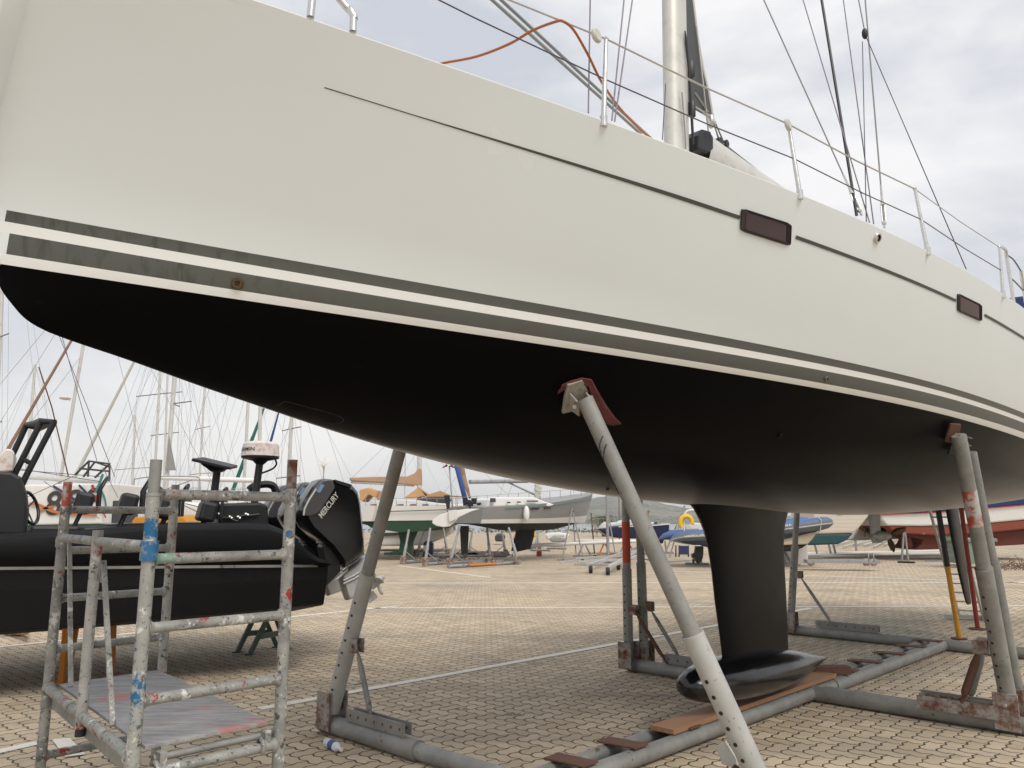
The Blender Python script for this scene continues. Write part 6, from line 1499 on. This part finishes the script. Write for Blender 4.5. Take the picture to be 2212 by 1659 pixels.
# ---- fishing boat
fb = thing('fishing_boat', 'old white fishing boat with blue gunwale and flaking red bottom, right edge', 'fishing boat', at(2060, 1122, 31).xyz, 0); fb.location.z = 0; WM[fb.name] = Matrix.Translation(fb.location)
Yf = 31
gform(fb, 'hull', 'whitefar', [(1900, 1111), (2000, 1107), (2110, 1098), (2260, 1085), (2260, 1119), (2120, 1132), (1990, 1137), (1914, 1136), (1902, 1124)], Yf, 3.2, bevel=.06)
gform(fb, 'gunwale_band', 'darkblue', [(1900, 1106), (2000, 1102), (2108, 1096), (2130, 1085), (2260, 1071), (2260, 1086), (2110, 1098.5), (2000, 1107.5), (1900, 1111)], Yf-.05, 3.3, bevel=.02)
ribbon(fb, ((1895, 1110.5), (2000, 1108.5), (2110, 1100), (2240, 1089)), 2.2, 'stripered', Yf-.08)
gform(fb, 'red_band', 'redbottom', [(1912, 1135), (1990, 1136.5), (2120, 1131.5), (2260, 1118), (2260, 1139), (2122, 1153), (2025, 1157), (1938, 1153), (1924, 1146)], Yf+.06, 3.0, bevel=.06)
gform(fb, 'lower_hull', 'redlower', [(1938, 1152), (2025, 1155), (2122, 1151), (2260, 1138), (2260, 1174), (2155, 1180), (2052, 1186), (1982, 1188), (1976, 1186), (1988, 1176), (1992, 1166), (1962, 1158)], Yf+.5, 2.0, bevel=.08)
gform(fb, 'rudder', 'redbottom', [(1950, 1156), (1966, 1156), (1972, 1176), (1978, 1187), (1966, 1184), (1950, 1176)], Yf+.8, .2)
gform(fb, 'wheelhouse', 'white', [(2168, 1068), (2180, 1046), (2260, 1040), (2260, 1074), (2170, 1080)], Yf+.8, 1.6, bevel=.05)
for x in (2156, 2166, 2176): mb = MB(); mb.tube([at(x, 1086, Yf+.3), at(x+3, 1062, Yf+.3)], .03, 6); mb.build('rail_post', 'greyhull', fb)
for x, y in ((2140, 1084), (2150, 1082), (2122, 1088)): mb = MB(); mb.ball(at(x, y, Yf+.4), .14, 8); mb.build('float', 'greyhull', fb)
for (xf, xt) in ((1948, 1952), (1962, 1955), (2060, 2058), (2072, 2062), (2086, 2080), (2046, 2052)):
    p = gr(xf, 1212 if xf < 2000 else 1208); mb = MB(); mb.bar(p, at(xt, 1180 if xf > 2000 else 1150, p.y), .06, .06); mb.build('stand_leg', 'galvdark', fb)
mb = MB(); mb.bar(gr(1940, 1214, .03), gr(1976, 1215, .03), .25, .06); mb.build('stand_base', 'gasket', fb)
mb = MB(); mb.bar(gr(2000, 1211, .03), gr(2060, 1212, .03), .25, .06); mb.build('stand_base', 'galvdark', fb)
# ---- bin, cart, twigs
bi = thing('wheeled_bin', 'grey green wheeled bin with a paper notice, right of the cradle posts', 'rubbish bin', gr(2128, 1228), 0)
Yn = gr(2128, 1228).y
gform(bi, 'body', 'bin', [(2076, 1170), (2150, 1170), (2146, 1218), (2082, 1218)], Yn, .9, bevel=.02)
gform(bi, 'lid', 'bin', [(2072, 1163), (2155, 1163), (2157, 1171), (2072, 1171)], Yn-.05, 1.0, bevel=.02)
gform(bi, 'notice', 'paper', [(2125, 1172), (2139, 1172), (2141, 1188), (2127, 1188)], Yn-.02, .01)
for x in (2086, 2148):
    p = gr(x, 1230, .10); mb = MB(); mb.tube([p-Vector((0, .03, 0)), p+Vector((0, .03, 0))], .10, 14); mb.tube([p, p+Vector((0, 0, .15))], .03, 6); mb.build('wheel', 'wheel', bi)
ct = thing('flat_cart', 'long low flat cart with rusty wheels behind the rudder', 'cart', gr(1850, 1214), 0)
a, b = gr(1740, 1212, .28), gr(1896, 1213, .28); mb = MB(); mb.bar(a, b, .5, .10); mb.build('bed', 'galvfar', ct)
for x in (1871, 1887, 1752):
    p = gr(x, 1214, .13); mb = MB(); mb.tube([p-Vector((0, .04, 0)), p+Vector((0, .04, 0))], .13, 16); mb.build('wheel', 'rust', ct)
for x in (1877, 1888): mb = MB(); p = gr(x, 1214, .3); mb.tube([p, p+Vector((0, 0, .28))], .02, 6); mb.build('stake', 'galvfar', ct)
mb = MB()
for i in range(3): mb.bar(gr(1700+40*i, 1196+3*i, .05), gr(2060+20*i, 1189+4*i, .05), .35, .06)
o = solo(mb, 'boards', 'whitefar', 'long pale boards lying on the ground behind the cart', 'boards')
rr = random.Random(9); mb = MB()
for i in range(70):
    c = gr(rr.uniform(2156, 2230), rr.uniform(1222, 1232), .02); ln = rr.uniform(.2, .6); a = rr.uniform(-1.2, 1.2); u = Vector((math.sin(a)*ln, rr.uniform(-.2, .2), rr.uniform(.05, .5)*ln*1.6))
    mb.tube([c, c+u*.5+Vector((.03, 0, .02)), c+u], [.013, .01, .004], 5)
tag(solo(mb, 'brushwood', 'twig', 'heap of dry brown brushwood right of the green bin', 'brushwood'), None, None, None, 'stuff')
# ---- palm and shore plants
pa = thing('palm_tree', 'low bushy palm growing on the quay in front of the hill', 'palm tree', Vector(gr(1305, 1156)), 0)
Yp = 74; base_ = at(1305, 1122, Yp); base_.z = 0
mb = MB(); mb.tube([base_, base_+Vector((.05, 0, .8)), base_+Vector((0, 0, 1.6))], [.28, .24, .22], 10); mb.build('trunk', 'bark', pa)
mb = MB(); rr = random.Random(3); top_ = base_+Vector((0, 0, 1.5))
for i in range(46):
    a = rr.uniform(0, 6.283); el = rr.uniform(.05, 1.35); L = rr.uniform(1.3, 1.9); h = Vector((math.cos(a), math.sin(a), 0)); pts = []
    for q in range(7): f = q/6; pts.append(top_+h*L*f*math.cos(el*(1-f*.5))+Vector((0, 0, L*f*math.sin(el)-1.15*f*f*L*.75)))
    sd_ = Vector((-h.y, h.x, 0))
    for q in range(1, 7):
        for sg_ in (-1, 1):
            for e_ in (0, .5):
                p = pts[q-1].lerp(pts[q], e_); w_ = .30*math.sin(math.pi*(.15+.8*q/7)); tip = p+sd_*sg_*w_+(pts[q]-pts[q-1])*.9-Vector((0, 0, .10)); mb.add([p, p+(pts[q]-pts[q-1])*.25, tip], [(0, 1, 2)], 0, False)
mb.build('crown', 'leaf', pa)
rr = random.Random(5)
mb = MB()
for i in range(900):
    x = rr.uniform(-40, 60); c = Vector((x, rr.uniform(90, 95.5), 0)); hgt = (.35+.5*abs(math.sin(x*.35)*math.sin(x*.13+1)))*rr.uniform(.3, 1)
    for k in range(3):
        q = c+Vector((rr.uniform(-.4, .4), rr.uniform(-.3, .3), hgt*rr.uniform(.1, 1))); mb.add([q, q+Vector((rr.uniform(-.3, .3), 0, rr.uniform(.05, .25))), q+Vector((rr.uniform(-.2, .2), .1, rr.uniform(-.1, .2)))], [(0, 1, 2)], 0, False)
tag(mb.build('shore_scrub', 'shrub'), 'dry low scrub along the quay edge', 'scrub', None, 'stuff')
# ---- hill
def hillm():
    t = NT('scrub covered hill'); P = t.geo(); a = t.noise(.02, 6, .7, vec=P); b = t.noise(.09, 5, .75, vec=P)
    col = t.mix(t.ramp(a, .42, .62), (.10, .115, .085), (.24, .21, .165)); col = t.mix(t.ramp(b, .5, .62), col, (.06, .075, .055)); return t.out(col, .95)
M['hill'] = hillm()
ridge = [(900, 1122), (1000, 1117), (1100, 1108), (1200, 1092), (1270, 1080), (1321, 1071), (1345, 1073), (1400, 1082), (1440, 1090), (1500, 1101), (1560, 1109), (1660, 1114), (1800, 1118), (1950, 1121), (2100, 1124)]
rr = random.Random(2); rw = []
NX = 90
for q in range(10):
    f = q/9; row = []
    for i in range(NX):
        x = lerp(900, 2100, i/(NX-1)); yr = interp(ridge, x); Yh = lerp(520, 800, f); zt = max(0, at(x, yr, 800).z); zz_ = zt*(f**.7)+rr.uniform(-1, 1)*1.6*math.sin(math.pi*f)+(rr.uniform(0, 1.0) if q == 9 else 0)
        p = at(x, 1122, Yh); row.append(Vector((p.x, p.y, max(-1.7, zz_-1.7 if q == 0 else zz_))))
    rw.append(row)
mb = MB(); mb.grid(rw); tag(mb.build('hill', 'hill'), 'scrubby headland across the water', None, None, 'structure')

# ---- small things far off on the quay
for i, (x0, x1, y0, y1, Y, mt, lab) in enumerate(((1178, 1232, 1150, 1166, 52, 'whitefar', 'pale upturned dinghy on the far quay behind the red fuel can'), (1188, 1226, 1158, 1171, 46, 'galvfar', 'grey low skiff on the far quay left of the palm'), (1068, 1092, 1153, 1170, 50, 'digit', 'dark covered tender on the far quay below the grey yacht'))):
    t = thing('dinghy', lab, 'dinghy', at((x0+x1)/2, 1122, Y), 0); t.location.z = 0; WM[t.name] = Matrix.Translation(t.location)
    w_ = x1-x0; gform(t, 'hull', mt, [(x0, y0+6), (x0+w_*.2, y0+1), (x0+w_*.6, y0), (x1, y0+4), (x1-w_*.12, y1), (x0+w_*.08, y1)], Y, 1.4, bevel=.08)
    gform(t, 'keel_strip', 'galvdark', [(x0+w_*.2, y0-1), (x1-w_*.2, y0-1), (x1-w_*.2, y0+1), (x0+w_*.2, y0+1)], Y+.6, .1)
t = thing('excavator', 'small tan excavator on the far quay between the cradle posts', 'excavator', at(1130, 1122, 55), 0); t.location.z = 0; WM[t.name] = Matrix.Translation(t.location)
gform(t, 'cab', 'yellow', [(1116, 1146), (1128, 1144), (1130, 1156), (1116, 1158)], 55, 1.2, bevel=.05); gform(t, 'body', 'yellow', [(1110, 1155), (1142, 1154), (1142, 1163), (1110, 1163)], 55, 1.6, bevel=.05)
gform(t, 'track', 'gasket', [(1108, 1163), (1144, 1163), (1141, 1170), (1111, 1170)], 55, 1.6, bevel=.1)
mb = MB(); mb.tube([at(1138, 1156, 55.5), at(1150, 1146, 55.5), at(1156, 1160, 55.5)], .12, 8); mb.build('arm', 'yellow', t)
def hazebox():
    t = NT('haze air'); t.n.remove(t.b); v = t.new('ShaderNodeVolumePrincipled'); v.inputs['Density'].default_value = .0004; v.inputs['Color'].default_value = (.9, .93, .96, 1)
    t.link(v.outputs[0], t.n['Material Output'].inputs['Volume']); return t.m
M['haze'] = hazebox()
mb = MB(); mb.box((0, 2200, 30), (5200, 4700, 68)); o = mb.build('haze', 'haze'); tag(o, 'thin pale air haze', None, None, 'stuff')
